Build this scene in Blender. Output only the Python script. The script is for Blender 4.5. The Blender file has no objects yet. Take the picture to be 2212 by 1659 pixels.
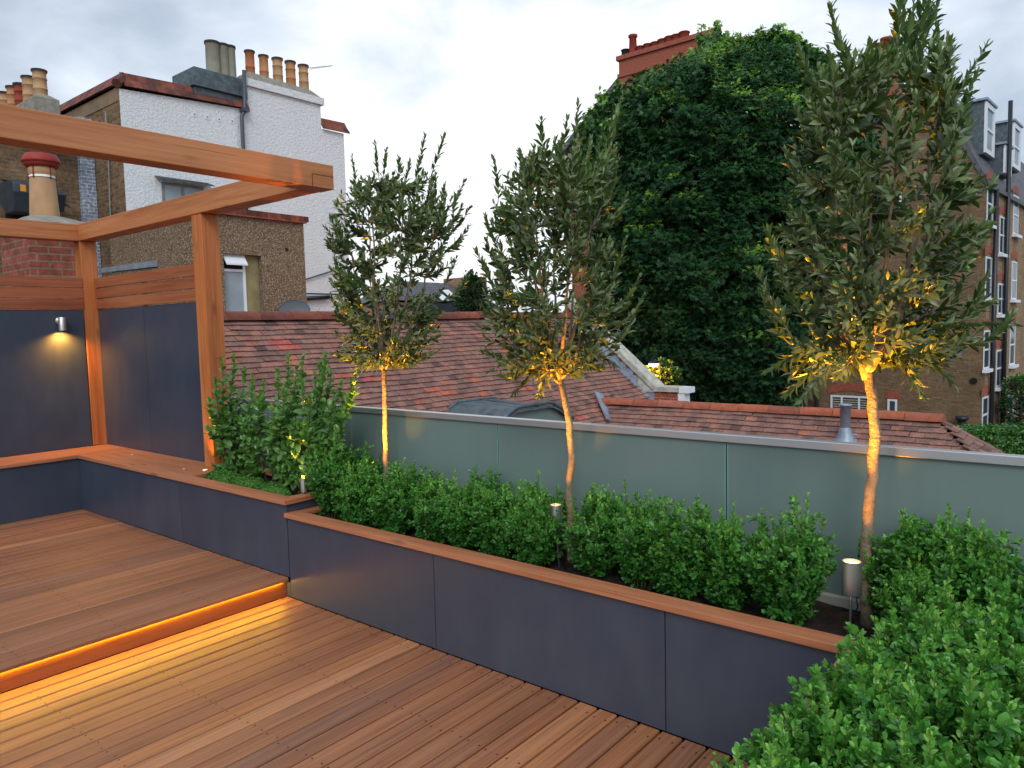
import bpy, math, random
import numpy as np
from mathutils import Vector, Matrix
random.seed(7)
rng = np.random.default_rng(11)
SC = bpy.context.scene
COL = SC.collection
R = math.radians

# ---------------------------------------------------------------- camera geometry
F = 1600.0; CX, CY = 1106.0, 829.5
CR = Vector((0.77404565, 0.63265418, -0.02453627))
CD = Vector((0.02838052, -0.0733861, -0.99689971))
CF = Vector((-0.63249338, 0.77094953, -0.07475924))
CAM = Vector((0, 0, 1.6))

def ray(u, v):
    return (CR * (u - CX) + CD * (v - CY) + CF * F)
def at(u, v, ax, val):
    """the place on the plane axis=val that is seen at u, v of the 2212 px wide survey picture"""
    r = ray(u, v)
    return CAM + r * ((val - CAM[ax]) / r[ax])
def atd(u, v, d):
    return CAM + ray(u, v) * (d / F)
def atp(u, v, p, n):
    r = ray(u, v)
    return CAM + r * ((p - CAM).dot(n) / r.dot(n))

# ---------------------------------------------------------------- object helpers
def tag(o, label=None, cat=None, group=None, kind=None):
    if label: o['label'] = label
    if cat: o['category'] = cat
    if group: o['group'] = group
    if kind: o['kind'] = kind
    return o
def empty(name, loc=(0, 0, 0), rz=0, label=None, cat=None, group=None):
    o = bpy.data.objects.new(name, None); COL.objects.link(o)
    o.location = loc; o.rotation_euler = (0, 0, rz); o.empty_display_size = .1
    return tag(o, label, cat, group)
def put(name, me, parent=None, mats=(), bevel=0, smooth=False):
    for m in mats: me.materials.append(m)
    o = bpy.data.objects.new(name, me); COL.objects.link(o)
    if parent is not None:
        o.parent = parent
    if smooth: me.shade_smooth()
    if bevel:
        b = o.modifiers.new('bevel', 'BEVEL'); b.width = bevel; b.segments = 2; b.limit_method = 'ANGLE'; b.angle_limit = R(40)
    return o
def copy_tree(o, parent=None):
    c = o.copy(); COL.objects.link(c); c.parent = parent
    for ch in list(o.children): copy_tree(ch, c)
    return c

class MB:
    """collects faces in world coordinates; origin shifts them to the parent's frame"""
    def __init__(s, org=(0, 0, 0)):
        s.v = []; s.f = []; s.m = []; s.r = []; s.sm = []; s.o = Vector(org); s.mi = 0; s.rv = None
    def add(s, vs, fs, rnd=None, smooth=False):
        b = len(s.v); o = s.o
        s.v += [(p[0] - o[0], p[1] - o[1], p[2] - o[2]) for p in vs]
        rr = rnd if rnd is not None else random.random()
        for f in fs:
            s.f.append([b + i for i in f]); s.m.append(s.mi); s.r.append(rr); s.sm.append(smooth)
    def box(s, x0, x1, y0, y1, z0, z1, rnd=None):
        if x0 > x1: x0, x1 = x1, x0
        if y0 > y1: y0, y1 = y1, y0
        if z0 > z1: z0, z1 = z1, z0
        v = [(x0,y0,z0),(x1,y0,z0),(x1,y1,z0),(x0,y1,z0),(x0,y0,z1),(x1,y0,z1),(x1,y1,z1),(x0,y1,z1)]
        s.add(v, [(0,3,2,1),(4,5,6,7),(0,1,5,4),(1,2,6,5),(2,3,7,6),(3,0,4,7)], rnd)
    def hexa(s, v, rnd=None):
        s.add(v, [(0,3,2,1),(4,5,6,7),(0,1,5,4),(1,2,6,5),(2,3,7,6),(3,0,4,7)], rnd)
    def obox(s, c, ax, ay, az, rnd=None):
        c, ax, ay, az = map(Vector, (c, ax, ay, az))
        v = [c-ax-ay-az, c+ax-ay-az, c+ax+ay-az, c-ax+ay-az, c-ax-ay+az, c+ax-ay+az, c+ax+ay+az, c-ax+ay+az]
        s.hexa(v, rnd)
    def beam(s, a, b, w, h, rnd=None):
        a, b = Vector(a), Vector(b); d = (b - a); L = d.length; d.normalize()
        up = Vector((0, 0, 1)) if abs(d.z) < .95 else Vector((1, 0, 0))
        x = d.cross(up).normalized(); y = x.cross(d).normalized()
        s.obox((a + b) / 2, d * L / 2, x * w / 2, y * h / 2, rnd)
    def prism(s, pts, vec, rnd=None):
        """closed polygon pts extruded by vec"""
        n = len(pts); pts = [Vector(p) for p in pts]; vec = Vector(vec)
        nr = Vector((0, 0, 0))
        for i in range(n): nr += pts[i].cross(pts[(i + 1) % n])
        if nr.dot(vec) > 0: pts = pts[::-1]
        v = pts + [p + vec for p in pts]
        s.add(v, [tuple(range(n)), tuple(range(2 * n - 1, n - 1, -1))] + [(i, n + i, n + (i + 1) % n, (i + 1) % n)[::1] for i in range(n)], rnd)
    def tube(s, pts, rad, n=8, rnd=None, cap=True, smooth=True, jit=0):
        pts = [Vector(p) for p in pts]
        if not hasattr(rad, '__len__'): rad = [rad] * len(pts)
        vs = []; x = None
        for i, p in enumerate(pts):
            d = (pts[min(i + 1, len(pts) - 1)] - pts[max(i - 1, 0)])
            if d.length < 1e-9: d = Vector((0, 0, 1))
            d.normalize()
            if x is None:
                x = d.cross(Vector((0, 0, 1)) if abs(d.z) < .9 else Vector((1, 0, 0))).normalized()
            else:
                x = (x - d * x.dot(d)); x.normalize()
            y = d.cross(x)
            for k in range(n):
                a = 2 * math.pi * k / n; q = rad[i] * (1 + (random.uniform(-jit, jit) if jit else 0))
                vs.append(p + x * math.cos(a) * q + y * math.sin(a) * q)
        fs = []
        for i in range(len(pts) - 1):
            for k in range(n):
                fs.append((i*n+k, i*n+(k+1) % n, (i+1)*n+(k+1) % n, (i+1)*n+k))
        rr = rnd if rnd is not None else random.random()
        s.add(vs, fs, rr, smooth)
        if cap:
            b = len(s.v) - len(vs)
            for f in (list(range(n))[::-1], [(len(pts)-1)*n+k for k in range(n)]):
                s.f.append([b + i for i in f]); s.m.append(s.mi); s.r.append(rr); s.sm.append(False)
    def lathe(s, prof, c, n=24, rnd=None, smooth=True):
        """prof: list of (r, z) ; around vertical axis through c"""
        vs = []; c = Vector(c)
        for r, z in prof:
            for k in range(n):
                a = 2*math.pi*k/n; vs.append((c[0]+r*math.cos(a), c[1]+r*math.sin(a), c[2]+z))
        fs = []
        for i in range(len(prof)-1):
            for k in range(n):
                fs.append((i*n+k, i*n+(k+1) % n, (i+1)*n+(k+1) % n, (i+1)*n+k))
        s.add(vs, fs, rnd, smooth)
    def build(s, name, mats, parent=None, bevel=0, **kw):
        me = bpy.data.meshes.new(name)
        me.from_pydata([tuple(p) for p in s.v], [], s.f)
        me.polygons.foreach_set('material_index', s.m)
        me.polygons.foreach_set('use_smooth', s.sm)
        a = me.attributes.new('rnd', 'FLOAT', 'FACE'); a.data.foreach_set('value', s.r)
        me.update()
        if not isinstance(mats, (list, tuple)): mats = [mats]
        return put(name, me, parent, mats, bevel)

# ---------------------------------------------------------------- leaves
T_LONG = (np.array([(0,0,0),(.3,0,.02),(.68,0,.0),(1,0,-.10),(.3,.42,.07),(.68,.40,.05),(.3,-.42,.07),(.68,-.40,.05)]),
          [(0,4,1),(1,4,5,2),(2,5,3),(0,1,6),(1,2,7,6),(2,3,7)])
T_OVAL = (np.array([(0,0,0),(.28,0,.03),(.66,0,.02),(1,0,-.10),(.25,.42,.10),(.66,.46,.09),(.25,-.42,.10),(.66,-.46,.09),(.90,.2,-.02),(.90,-.2,-.02)]),
          [(0,4,1),(1,4,5,2),(2,5,8,3),(0,1,6),(1,2,7,6),(2,3,9,7)])
T_BOX = (np.array([(0,0,0),(.5,0,0),(1,0,-.06),(.42,.5,.14),(.42,-.5,.14),(.8,.34,.06),(.8,-.34,.06)]),
         [(0,3,1),(1,3,5,2),(0,1,4),(1,2,6,4)])
def _palm():
    v = [(0.3, 0, .0)]; n = 5
    pts = []
    for k in range(n):
        a = R(-115 + 57.5 * k); r = (.52, .66, .74, .66, .52)[k]
        pts.append((.3 + r*math.cos(a), r*math.sin(a), -.16*r))
        if k < n-1:
            a2 = R(-115 + 57.5 * (k + .5)); pts.append((.3 + .30*math.cos(a2), .30*math.sin(a2), .02))
    v += pts; m = len(pts)
    f = [(0, i, i+1) for i in range(1, m)] + [(0, m, 1)]
    return np.array(v), f
T_PALM = _palm()

def unit(a):
    return a / np.maximum(np.linalg.norm(a, axis=-1, keepdims=True), 1e-9)
def leaf_mesh(name, P, A, N, L, W, tmpl, rnd, mats, parent=None, midx=None, curl=None):
    T, FC = tmpl
    P = np.asarray(P, float); A = unit(np.asarray(A, float)); N = np.asarray(N, float)
    N = unit(N - A * (N * A).sum(1, keepdims=True)); B = np.cross(N, A)
    n = len(P); L = np.broadcast_to(L, n).astype(float); W = np.broadcast_to(W, n).astype(float)
    V = (P[:, None, :] + A[:, None, :] * (T[None, :, 0:1] * L[:, None, None])
         + B[:, None, :] * (T[None, :, 1:2] * W[:, None, None])
         + N[:, None, :] * (T[None, :, 2:3] * L[:, None, None]))
    if curl is not None:
        V += N[:, None, :] * ((T[None, :, 0:1] ** 2) * (L * curl)[:, None, None])
    k = len(T)
    loops = np.concatenate([np.array(f) for f in FC]); ll = len(loops)
    sizes = np.array([len(f) for f in FC]); nf = len(FC)
    me = bpy.data.meshes.new(name)
    me.vertices.add(n * k); me.vertices.foreach_set('co', V.reshape(-1).astype(np.float32))
    me.loops.add(n * ll)
    me.loops.foreach_set('vertex_index', (loops[None, :] + (np.arange(n) * k)[:, None]).reshape(-1).astype(np.int32))
    me.polygons.add(n * nf)
    st = np.concatenate([[0], np.cumsum(sizes)[:-1]])
    me.polygons.foreach_set('loop_start', (st[None, :] + (np.arange(n) * ll)[:, None]).reshape(-1).astype(np.int32))
    me.update(calc_edges=True); me.validate()
    a = me.attributes.new('rnd', 'FLOAT', 'FACE')
    a.data.foreach_set('value', np.repeat(np.asarray(rnd, float), nf).astype(np.float32))
    me.shade_smooth()
    return put(name, me, parent, mats)
# ---------------------------------------------------------------- materials
def srgb(r, g, b):
    f = lambda c: (c/12.92 if c <= .04045 else ((c+.055)/1.055)**2.4)
    return (f(r/255), f(g/255), f(b/255), 1)
class NT:
    def __init__(s, name):
        s.m = bpy.data.materials.new(name); s.m.use_nodes = True; s.t = s.m.node_tree
        s.t.nodes.clear(); s.out = s.n('ShaderNodeOutputMaterial')
        s.p = s.n('ShaderNodeBsdfPrincipled'); s.l(s.p.outputs[0], s.out.inputs[0])
    def n(s, t, **k):
        x = s.t.nodes.new(t)
        for a, b in k.items(): setattr(x, a, b)
        return x
    def l(s, a, b): s.t.links.new(a, b)
    def val(s, sock, v):
        if isinstance(v, bpy.types.NodeSocket): s.l(v, sock)
        else: sock.default_value = v
    def obj(s, scale=(1, 1, 1), rot=(0, 0, 0), loc=(0, 0, 0)):
        tc = s.n('ShaderNodeTexCoord'); mp = s.n('ShaderNodeMapping'); s.l(tc.outputs['Object'], mp.inputs[0])
        mp.inputs['Scale'].default_value = scale; mp.inputs['Rotation'].default_value = rot; mp.inputs['Location'].default_value = loc
        return mp.outputs[0]
    def wallvec(s):
        """(x + y, z): runs along any upright wall whose sides follow the x or y axis"""
        tc = s.n('ShaderNodeTexCoord'); sp = s.n('ShaderNodeSeparateXYZ'); s.l(tc.outputs['Object'], sp.inputs[0])
        cb = s.n('ShaderNodeCombineXYZ'); s.l(s.math('ADD', sp.outputs[0], sp.outputs[1]), cb.inputs[0]); s.l(sp.outputs[2], cb.inputs[1])
        return cb.outputs[0]
    def math(s, op, a, b=0.0, c=None):
        x = s.n('ShaderNodeMath', operation=op); s.val(x.inputs[0], a); s.val(x.inputs[1], b)
        if c is not None: s.val(x.inputs[2], c)
        return x.outputs[0]
    def noise(s, vec, scale, detail=4, rough=.55, out=0, dist=0):
        x = s.n('ShaderNodeTexNoise'); s.l(vec, x.inputs['Vector']); x.inputs['Scale'].default_value = scale
        x.inputs['Detail'].default_value = detail; x.inputs['Roughness'].default_value = rough; x.inputs['Distortion'].default_value = dist
        return x.outputs[out]
    def ramp(s, fac, stops, interp='LINEAR'):
        x = s.n('ShaderNodeValToRGB'); s.val(x.inputs[0], fac); x.color_ramp.interpolation = interp
        e = x.color_ramp.elements
        while len(e) < len(stops): e.new(.5)
        for i, (p, c) in enumerate(stops): e[i].position = p; e[i].color = c if len(c) == 4 else (*c, 1)
        return x.outputs[0]
    def mix(s, fac, a, b, mode='MIX'):
        x = s.n('ShaderNodeMix', data_type='RGBA', blend_type=mode); s.val(x.inputs[0], fac); s.val(x.inputs[6], a); s.val(x.inputs[7], b)
        return x.outputs[2]
    def attr(s, name='rnd'):
        x = s.n('ShaderNodeAttribute', attribute_name=name); return x.outputs['Fac']
    def bump(s, h, strength=.3, dist=.01):
        x = s.n('ShaderNodeBump'); x.inputs['Strength'].default_value = strength; x.inputs['Distance'].default_value = dist
        s.l(h, x.inputs['Height']); s.l(x.outputs[0], s.p.inputs['Normal'])
    def set(s, **k):
        for a, v in k.items():
            s.val(s.p.inputs[{'col': 'Base Color', 'rough': 'Roughness', 'metal': 'Metallic', 'spec': 'Specular IOR Level', 'coat': 'Coat Weight', 'coatr': 'Coat Roughness', 'trans': 'Transmission Weight', 'emc': 'Emission Color', 'ems': 'Emission Strength', 'alpha': 'Alpha', 'ior': 'IOR'}[a]], v)
        return s.m
M = {}
def timber(name, a, b, c, axis, rough=.5, varied=0.0, spec=.4):
    """a dark, b mid, c light; grain runs along axis"""
    t = NT(name); sc = [38, 38, 38]; sc[axis] = 1.6
    seed = t.attr()
    tc = t.n('ShaderNodeTexCoord'); off = t.n('ShaderNodeVectorMath', operation='MULTIPLY_ADD')
    cb = t.n('ShaderNodeCombineXYZ')
    for i in range(3): t.l(t.math('MULTIPLY', seed, (17.3, 9.1, 5.7)[i]), cb.inputs[i])
    ad = t.n('ShaderNodeVectorMath', operation='ADD'); t.l(tc.outputs['Object'], ad.inputs[0]); t.l(cb.outputs[0], ad.inputs[1])
    mp = t.n('ShaderNodeMapping'); t.l(ad.outputs[0], mp.inputs[0]); mp.inputs['Scale'].default_value = sc
    t.t.nodes.remove(off)
    g = t.noise(mp.outputs[0], 1.0, 6, .62, dist=.6)
    mp2 = t.n('ShaderNodeMapping'); t.l(ad.outputs[0], mp2.inputs[0]); s2 = [6, 6, 6]; s2[axis] = .7; mp2.inputs['Scale'].default_value = s2
    g2 = t.noise(mp2.outputs[0], 1.0, 3, .5)
    f = t.math('ADD', t.math('MULTIPLY', g, .62), t.math('MULTIPLY', g2, .45))
    f = t.math('ADD', f, t.math('MULTIPLY', t.math('SUBTRACT', seed, .5), varied))
    col = t.ramp(f, [(.30, a), (.52, b), (.78, c)])
    mp3 = t.n('ShaderNodeMapping'); t.l(ad.outputs[0], mp3.inputs[0]); s3 = [75, 75, 75]; s3[axis] = 1.1; mp3.inputs['Scale'].default_value = s3
    ck = t.noise(mp3.outputs[0], 1.0, 2, .4); cw = t.n('ShaderNodeRGBToBW'); t.l(t.ramp(ck, [(.70, (0,0,0)), (.735, (1,1,1))]), cw.inputs[0])
    col = t.mix(t.math('MULTIPLY', cw.outputs[0], .5), col, tuple(x*.35 for x in a[:3]) + (1,))
    kn = t.n('ShaderNodeTexVoronoi'); mp4 = t.n('ShaderNodeMapping'); t.l(ad.outputs[0], mp4.inputs[0]); s4 = [5.5, 5.5, 5.5]; s4[axis] = 1.7; mp4.inputs['Scale'].default_value = s4; t.l(mp4.outputs[0], kn.inputs['Vector']); kn.inputs['Scale'].default_value = 1
    kw = t.n('ShaderNodeRGBToBW'); t.l(t.ramp(kn.outputs['Distance'], [(.04, (1,1,1)), (.13, (0,0,0))]), kw.inputs[0])
    col = t.mix(t.math('MULTIPLY', kw.outputs[0], .55), col, tuple(x*.5 for x in a[:3]) + (1,))
    t.bump(g, .25, .003)
    rr = t.math('ADD', t.math('MULTIPLY', g2, .25), rough - .12)
    return t.set(col=col, rough=rr, spec=spec)
M['beam'] = timber('oiled_timber_beam', srgb(140,80,46), srgb(184,116,70), srgb(204,140,92), 1, .42)
M['beamx'] = timber('oiled_timber_beam_x', srgb(140,80,46), srgb(184,116,70), srgb(204,140,92), 0, .42)
M['post'] = timber('oiled_timber_post', srgb(140,74,36), srgb(188,110,58), srgb(210,138,82), 2, .42)
M['capx'] = timber('hardwood_cap_x', srgb(138,82,54), srgb(178,114,78), srgb(198,136,100), 0, .5)
M['capy'] = timber('hardwood_cap_y', srgb(138,82,54), srgb(178,114,78), srgb(198,136,100), 1, .5)
M['slatx'] = timber('hardwood_slat_x', srgb(116,64,40), srgb(158,92,58), srgb(182,116,76), 0, .5)
M['slaty'] = timber('hardwood_slat_y', srgb(112,60,38), srgb(152,86,54), srgb(176,108,70), 1, .5)

def deck_mat():
    t = NT('hardwood_decking'); seed = t.attr()
    tc = t.n('ShaderNodeTexCoord'); cb = t.n('ShaderNodeCombineXYZ')
    t.l(t.math('MULTIPLY', seed, 13.7), cb.inputs[0]); t.l(t.math('MULTIPLY', seed, 31.1), cb.inputs[1])
    ad = t.n('ShaderNodeVectorMath', operation='ADD'); t.l(tc.outputs['Object'], ad.inputs[0]); t.l(cb.outputs[0], ad.inputs[1])
    def mapped(s):
        mp = t.n('ShaderNodeMapping'); t.l(ad.outputs[0], mp.inputs[0]); mp.inputs['Scale'].default_value = s; return mp.outputs[0]
    g = t.noise(mapped((70, 1.1, 8)), 1, 6, .65, dist=.5)
    g2 = t.noise(mapped((9, .9, 4)), 1, 4, .55)
    streak = t.noise(mapped((30, .35, 4)), 1, 3, .5)
    base = t.ramp(seed, [(0, srgb(138,92,66)), (.18, srgb(162,108,74)), (.36, srgb(148,98,70)), (.55, srgb(168,110,72)), (.72, srgb(142,98,76)), (.88, srgb(172,114,74)), (1, srgb(188,134,96))])
    f = t.math('ADD', t.math('MULTIPLY', g, .78), t.math('MULTIPLY', g2, .30))
    col = t.mix(1, base, t.ramp(f, [(.30, (.42,.39,.37)), (.55, (.99,.95,.90)), (.8, (1.45,1.42,1.36))]), 'MULTIPLY')
    pale = t.ramp(streak, [(.60, (0,0,0)), (.72, (1,1,1))])
    pm = t.n('ShaderNodeRGBToBW'); t.l(pale, pm.inputs[0])
    col = t.mix(t.math('MULTIPLY', pm.outputs[0], .22), col, srgb(190,150,118))
    # worn, dusty patches
    d = t.noise(t.obj(), 1.7, 4, .6)
    dm = t.n('ShaderNodeRGBToBW'); t.l(t.ramp(d, [(.5, (0,0,0)), (.75, (1,1,1))]), dm.inputs[0])
    col = t.mix(t.math('MULTIPLY', dm.outputs[0], .15), col, srgb(150,116,98))
    t.bump(g, .35, .002)
    return t.set(col=col, rough=t.math('ADD', t.math('MULTIPLY', g2, .3), .30), spec=.48)
M['deck'] = deck_mat()
def plain(name, col, rough=.5, metal=0, spec=.5, bump=None, var=0, **k):
    t = NT(name)
    c = col
    if var:
        n = t.noise(t.obj(), var[0], 5, .6)
        lo = tuple(x*(1-var[1]) for x in col[:3]) + (1,); hi = tuple(min(1, x*(1+var[1])) for x in col[:3]) + (1,)
        c = t.ramp(n, [(.35, lo), (.65, hi)])
    if bump: t.bump(t.noise(t.obj(), bump[0], 6, .6), bump[1], bump[2])
    return t.set(col=c, rough=rough, metal=metal, spec=spec, **k)
def panel_mat():
    t = NT('slate_blue_cladding'); n = t.noise(t.obj(), 1.3, 5, .6); n2 = t.noise(t.obj((1, 1, .35)), 7, 5, .65); n3 = t.noise(t.obj(), 260, 2, .5)
    f = t.math('ADD', t.math('MULTIPLY', n, .6), t.math('MULTIPLY', n2, .4))
    c = t.ramp(f, [(.35, srgb(54,62,77)), (.5, srgb(60,68,82)), (.68, srgb(70,77,89))])
    t.bump(n3, .06, .001)
    return t.set(col=c, rough=t.math('ADD', t.math('MULTIPLY', f, .26), .26), spec=.45)
M['panel'] = panel_mat()
M['gap'] = plain('dark_joint', srgb(16,17,19), .9)
M['screw'] = plain('screw_head', srgb(50,36,30), .5, .6)
M['steel'] = plain('brushed_steel', srgb(200,196,190), .42, .9, bump=(90, .03, .001))
M['steel_dark'] = plain('dark_bezel', srgb(60,58,55), .4, .9)
M['alu'] = plain('satin_aluminium', srgb(200,200,200), .38, .85)
M['soil'] = plain('dark_soil', srgb(46,32,24), .95, bump=(38, 1, .03), var=(26, .5))
M['cable'] = plain('black_cable', srgb(20,20,22), .5)
M['sill'] = plain('pale_stone_sill', srgb(180,176,164), .8, bump=(60, .2, .003), var=(6, .15))
def frosted():
    t = NT('frosted_glass')
    # etched glass: milky, a little light comes through, soft sheen on the surface
    dif = t.n('ShaderNodeBsdfDiffuse'); tr = t.n('ShaderNodeBsdfTranslucent'); gl = t.n('ShaderNodeBsdfGlossy')
    n = t.noise(t.obj((1, 1, 1)), 1.1, 4, .6)
    smear = t.noise(t.obj((1.2, 1, 7)), 5, 5, .65)
    c = t.mix(t.math('MULTIPLY', n, .6), srgb(130,156,150), srgb(142,152,144))
    run = t.noise(t.obj((16, 1, .7)), 1, 5, .7)
    c = t.mix(t.math('MULTIPLY', smear, .14), c, srgb(170,180,175)); c = t.mix(t.math('MULTIPLY', run, .22), c, srgb(92,112,108))
    t.l(c, dif.inputs[0]); tr.inputs[0].default_value = srgb(140,172,164)
    gl.inputs[0].default_value = (.85,.9,.9,1); gl.inputs['Roughness'].default_value = .16
    a = t.n('ShaderNodeMixShader'); a.inputs[0].default_value = .30; t.l(dif.outputs[0], a.inputs[1]); t.l(tr.outputs[0], a.inputs[2])
    fr = t.n('ShaderNodeFresnel'); fr.inputs[0].default_value = 1.42
    b = t.n('ShaderNodeMixShader'); t.l(t.math('MULTIPLY', fr.outputs[0], .8), b.inputs[0]); t.l(a.outputs[0], b.inputs[1]); t.l(gl.outputs[0], b.inputs[2])
    t.l(b.outputs[0], t.out.inputs[0]); t.t.nodes.remove(t.p); return t.m
M['frost'] = frosted()
M['glass_edge'] = plain('green_glass_edge', srgb(128,166,156), .2)
def emis(name, col, s):
    t = NT(name); e = t.n('ShaderNodeEmission'); e.inputs[0].default_value = col; e.inputs[1].default_value = s
    t.l(e.outputs[0], t.out.inputs[0]); t.t.nodes.remove(t.p); return t.m
WARM = (1.0, .47, .07, 1)
M['led'] = emis('amber_led', (1, .55, .02, 1), 85)
M['riser'] = timber('riser_board', srgb(104,58,30), srgb(132,78,42), srgb(150,92,54), 1, .6)
M['lens'] = emis('lit_lens', (1, .78, .45, 1), 2.6)
M['lens_off'] = emis('small_lens', (1, .9, .75, 1), .4)
M['streetlight'] = emis('street_light', (1, .75, .40, 1), 14)

def leafmat(name, stops, back, rough=.4, transl=.25, spec=.5):
    t = NT(name); r = t.attr()
    n = t.noise(t.obj(), 9, 2, .5)
    f = t.math('ADD', t.math('MULTIPLY', r, .85), t.math('MULTIPLY', n, .15))
    c = t.ramp(f, stops)
    if back is not None:
        g = t.n('ShaderNodeNewGeometry'); c = t.mix(g.outputs['Backfacing'], c, t.mix(.30, c, back))
    t.set(col=c, rough=rough, spec=spec)
    tr = t.n('ShaderNodeBsdfTranslucent'); br = t.mix(1, c, (1.15, 1.25, .7, 1), 'MULTIPLY'); t.l(br, tr.inputs[0])
    mx = t.n('ShaderNodeMixShader'); mx.inputs[0].default_value = transl
    t.l(t.p.outputs[0], mx.inputs[1]); t.l(tr.outputs[0], mx.inputs[2]); t.l(mx.outputs[0], t.out.inputs[0])
    return t.m
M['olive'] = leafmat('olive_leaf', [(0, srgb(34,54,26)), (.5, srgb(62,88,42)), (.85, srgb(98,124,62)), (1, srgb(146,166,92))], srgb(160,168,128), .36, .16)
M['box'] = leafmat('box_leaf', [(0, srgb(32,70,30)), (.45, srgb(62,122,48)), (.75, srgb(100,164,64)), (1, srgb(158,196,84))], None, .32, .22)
M['bay'] = leafmat('shrub_leaf', [(0, srgb(48,90,38)), (.5, srgb(76,130,50)), (.85, srgb(108,160,70)), (1, srgb(150,182,88))], srgb(130,160,100), .30, .25)
M['moss'] = leafmat('ground_cover_leaf', [(0, srgb(44,88,28)), (.5, srgb(70,124,38)), (1, srgb(108,160,52))], None, .5, .2)
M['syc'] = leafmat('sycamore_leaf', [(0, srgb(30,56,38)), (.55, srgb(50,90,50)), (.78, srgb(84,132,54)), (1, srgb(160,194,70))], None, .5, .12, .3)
M['hedge'] = leafmat('hedge_leaf', [(0, srgb(36,76,26)), (.6, srgb(58,110,36)), (1, srgb(106,156,54))], None, .45, .2)
M['fartree'] = leafmat('far_leaf', [(0, srgb(34,56,36)), (.6, srgb(52,82,48)), (1, srgb(84,112,62))], None, .6, .15, .2)
M['berry'] = plain('green_olive_fruit', srgb(120,150,50), .3)
M['bark'] = plain('pale_olive_bark', srgb(140,122,96), .85, bump=(55, .8, .012), var=(30, .28))
M['twig'] = plain('olive_twig', srgb(128,120,94), .8, var=(40, .2))
M['stem'] = plain('brown_stem', srgb(88,68,50), .8, var=(30, .3))
M['gstem'] = plain('green_stem', srgb(84,92,50), .7, var=(30, .3))
M['darkbark'] = plain('grey_bark', srgb(70,62,52), .9, bump=(12, .8, .04), var=(6, .3))

def brick(name, c1, c2, mortar, stain=None, size=(.225, .075, .010), rough=.9, blotch=.35):
    t = NT(name); v = t.wallvec()
    w = t.noise(t.obj(), 3, 3, .5, out=1)
    vv = t.n('ShaderNodeVectorMath', operation='MULTIPLY_ADD'); t.l(w, vv.inputs[0]); vv.inputs[1].default_value = (.02, .02, 0); t.l(v, vv.inputs[2])
    b = t.n('ShaderNodeTexBrick'); t.l(vv.outputs[0], b.inputs['Vector']); b.inputs['Scale'].default_value = 1
    b.inputs['Brick Width'].default_value, b.inputs['Row Height'].default_value, b.inputs['Mortar Size'].default_value = size
    b.inputs['Mortar Smooth'].default_value = .2; b.inputs['Bias'].default_value = -.1
    b.inputs['Color1'].default_value = c1; b.inputs['Color2'].default_value = c2; b.inputs['Mortar'].default_value = mortar
    n = t.noise(t.obj(), 14, 4, .6); n2 = t.noise(t.obj(), .9, 4, .6)
    c = t.mix(1, b.outputs[0], t.ramp(n, [(.3, (1-blotch,)*3), (.7, (1+blotch,)*3)]), 'MULTIPLY')
    if stain is not None: 
        bw = t.n('ShaderNodeRGBToBW'); t.l(t.ramp(n2, [(.45, (0,0,0)), (.75, (1,1,1))]), bw.inputs[0])
        c = t.mix(t.math('MULTIPLY', bw.outputs[0], .6), c, stain)
    h = t.math('SUBTRACT', t.math('MULTIPLY', n, .5), b.outputs['Fac'])
    t.bump(h, .7, .012)
    return t.set(col=c, rough=rough, spec=.2)
M['brick_brown'] = brick('old_stock_brick', srgb(138,108,76), srgb(102,78,56), srgb(126,112,92), srgb(74,60,48))
M['brick_tan'] = brick('yellow_stock_brick', srgb(160,132,100), srgb(132,106,78), srgb(144,124,100), srgb(112,84,62), blotch=.28)
M['brick_dull'] = brick('sooty_stock_brick', srgb(140,112,82), srgb(112,90,66), srgb(116,100,82), srgb(96,78,60), blotch=.3)
M['brick_red'] = brick('red_brick', srgb(168,82,60), srgb(132,62,48), srgb(150,124,104), None)
M['brick_red2'] = brick('worn_red_brick', srgb(160,84,68), srgb(124,70,56), srgb(134,112,92), srgb(104,82,64))
M['brick_paint'] = brick('grey_painted_brick', srgb(150,160,172), srgb(120,132,146), srgb(190,196,204), srgb(84,92,104), blotch=.5)
M['arch_red'] = plain('red_arch_brick', srgb(150,80,60), .9, var=(14, .25))
def roughcast():
    t = NT('white_roughcast'); n = t.noise(t.obj(), 16, 8, .7); n2 = t.noise(t.obj(), .7, 4, .6); n3 = t.noise(t.obj((1, 1, .25)), 2.2, 4, .6)
    c = t.mix(t.math('MULTIPLY', n2, .5), srgb(244,245,244), srgb(228,230,230)); c = t.mix(t.math('MULTIPLY', n3, .25), c, srgb(190,192,190))
    t.bump(n, 1.0, .05); return t.set(col=c, rough=.9, spec=.2)
M['white'] = roughcast()
def pebble():
    t = NT('brown_pebbledash'); v = t.n('ShaderNodeTexVoronoi'); t.l(t.obj(), v.inputs['Vector']); v.inputs['Scale'].default_value = 52
    n = t.noise(t.obj(), 1.1, 5, .6)
    sp = t.n('ShaderNodeSeparateColor'); t.l(v.outputs['Color'], sp.inputs[0])
    c = t.ramp(sp.outputs[0], [(0, srgb(96,78,64)), (.45, srgb(134,112,92)), (.8, srgb(164,144,120)), (1, srgb(202,188,166))])
    c = t.mix(t.math('MULTIPLY', n, .55), c, srgb(118,92,62))
    t.bump(v.outputs['Distance'], .8, .03); return t.set(col=c, rough=.95, spec=.15)
M['pebble'] = pebble()
M['reveal'] = plain('olive_painted_render', srgb(142,130,88), .8, var=(3, .2))
M['lead'] = plain('lead_sheet', srgb(150,160,172), .45, .35, var=(5, .25), bump=(7, .4, .03))
M['lead_dark'] = plain('weathered_lead', srgb(84,94,98), .6, .15, var=(7, .35), bump=(9, .4, .03))
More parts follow.
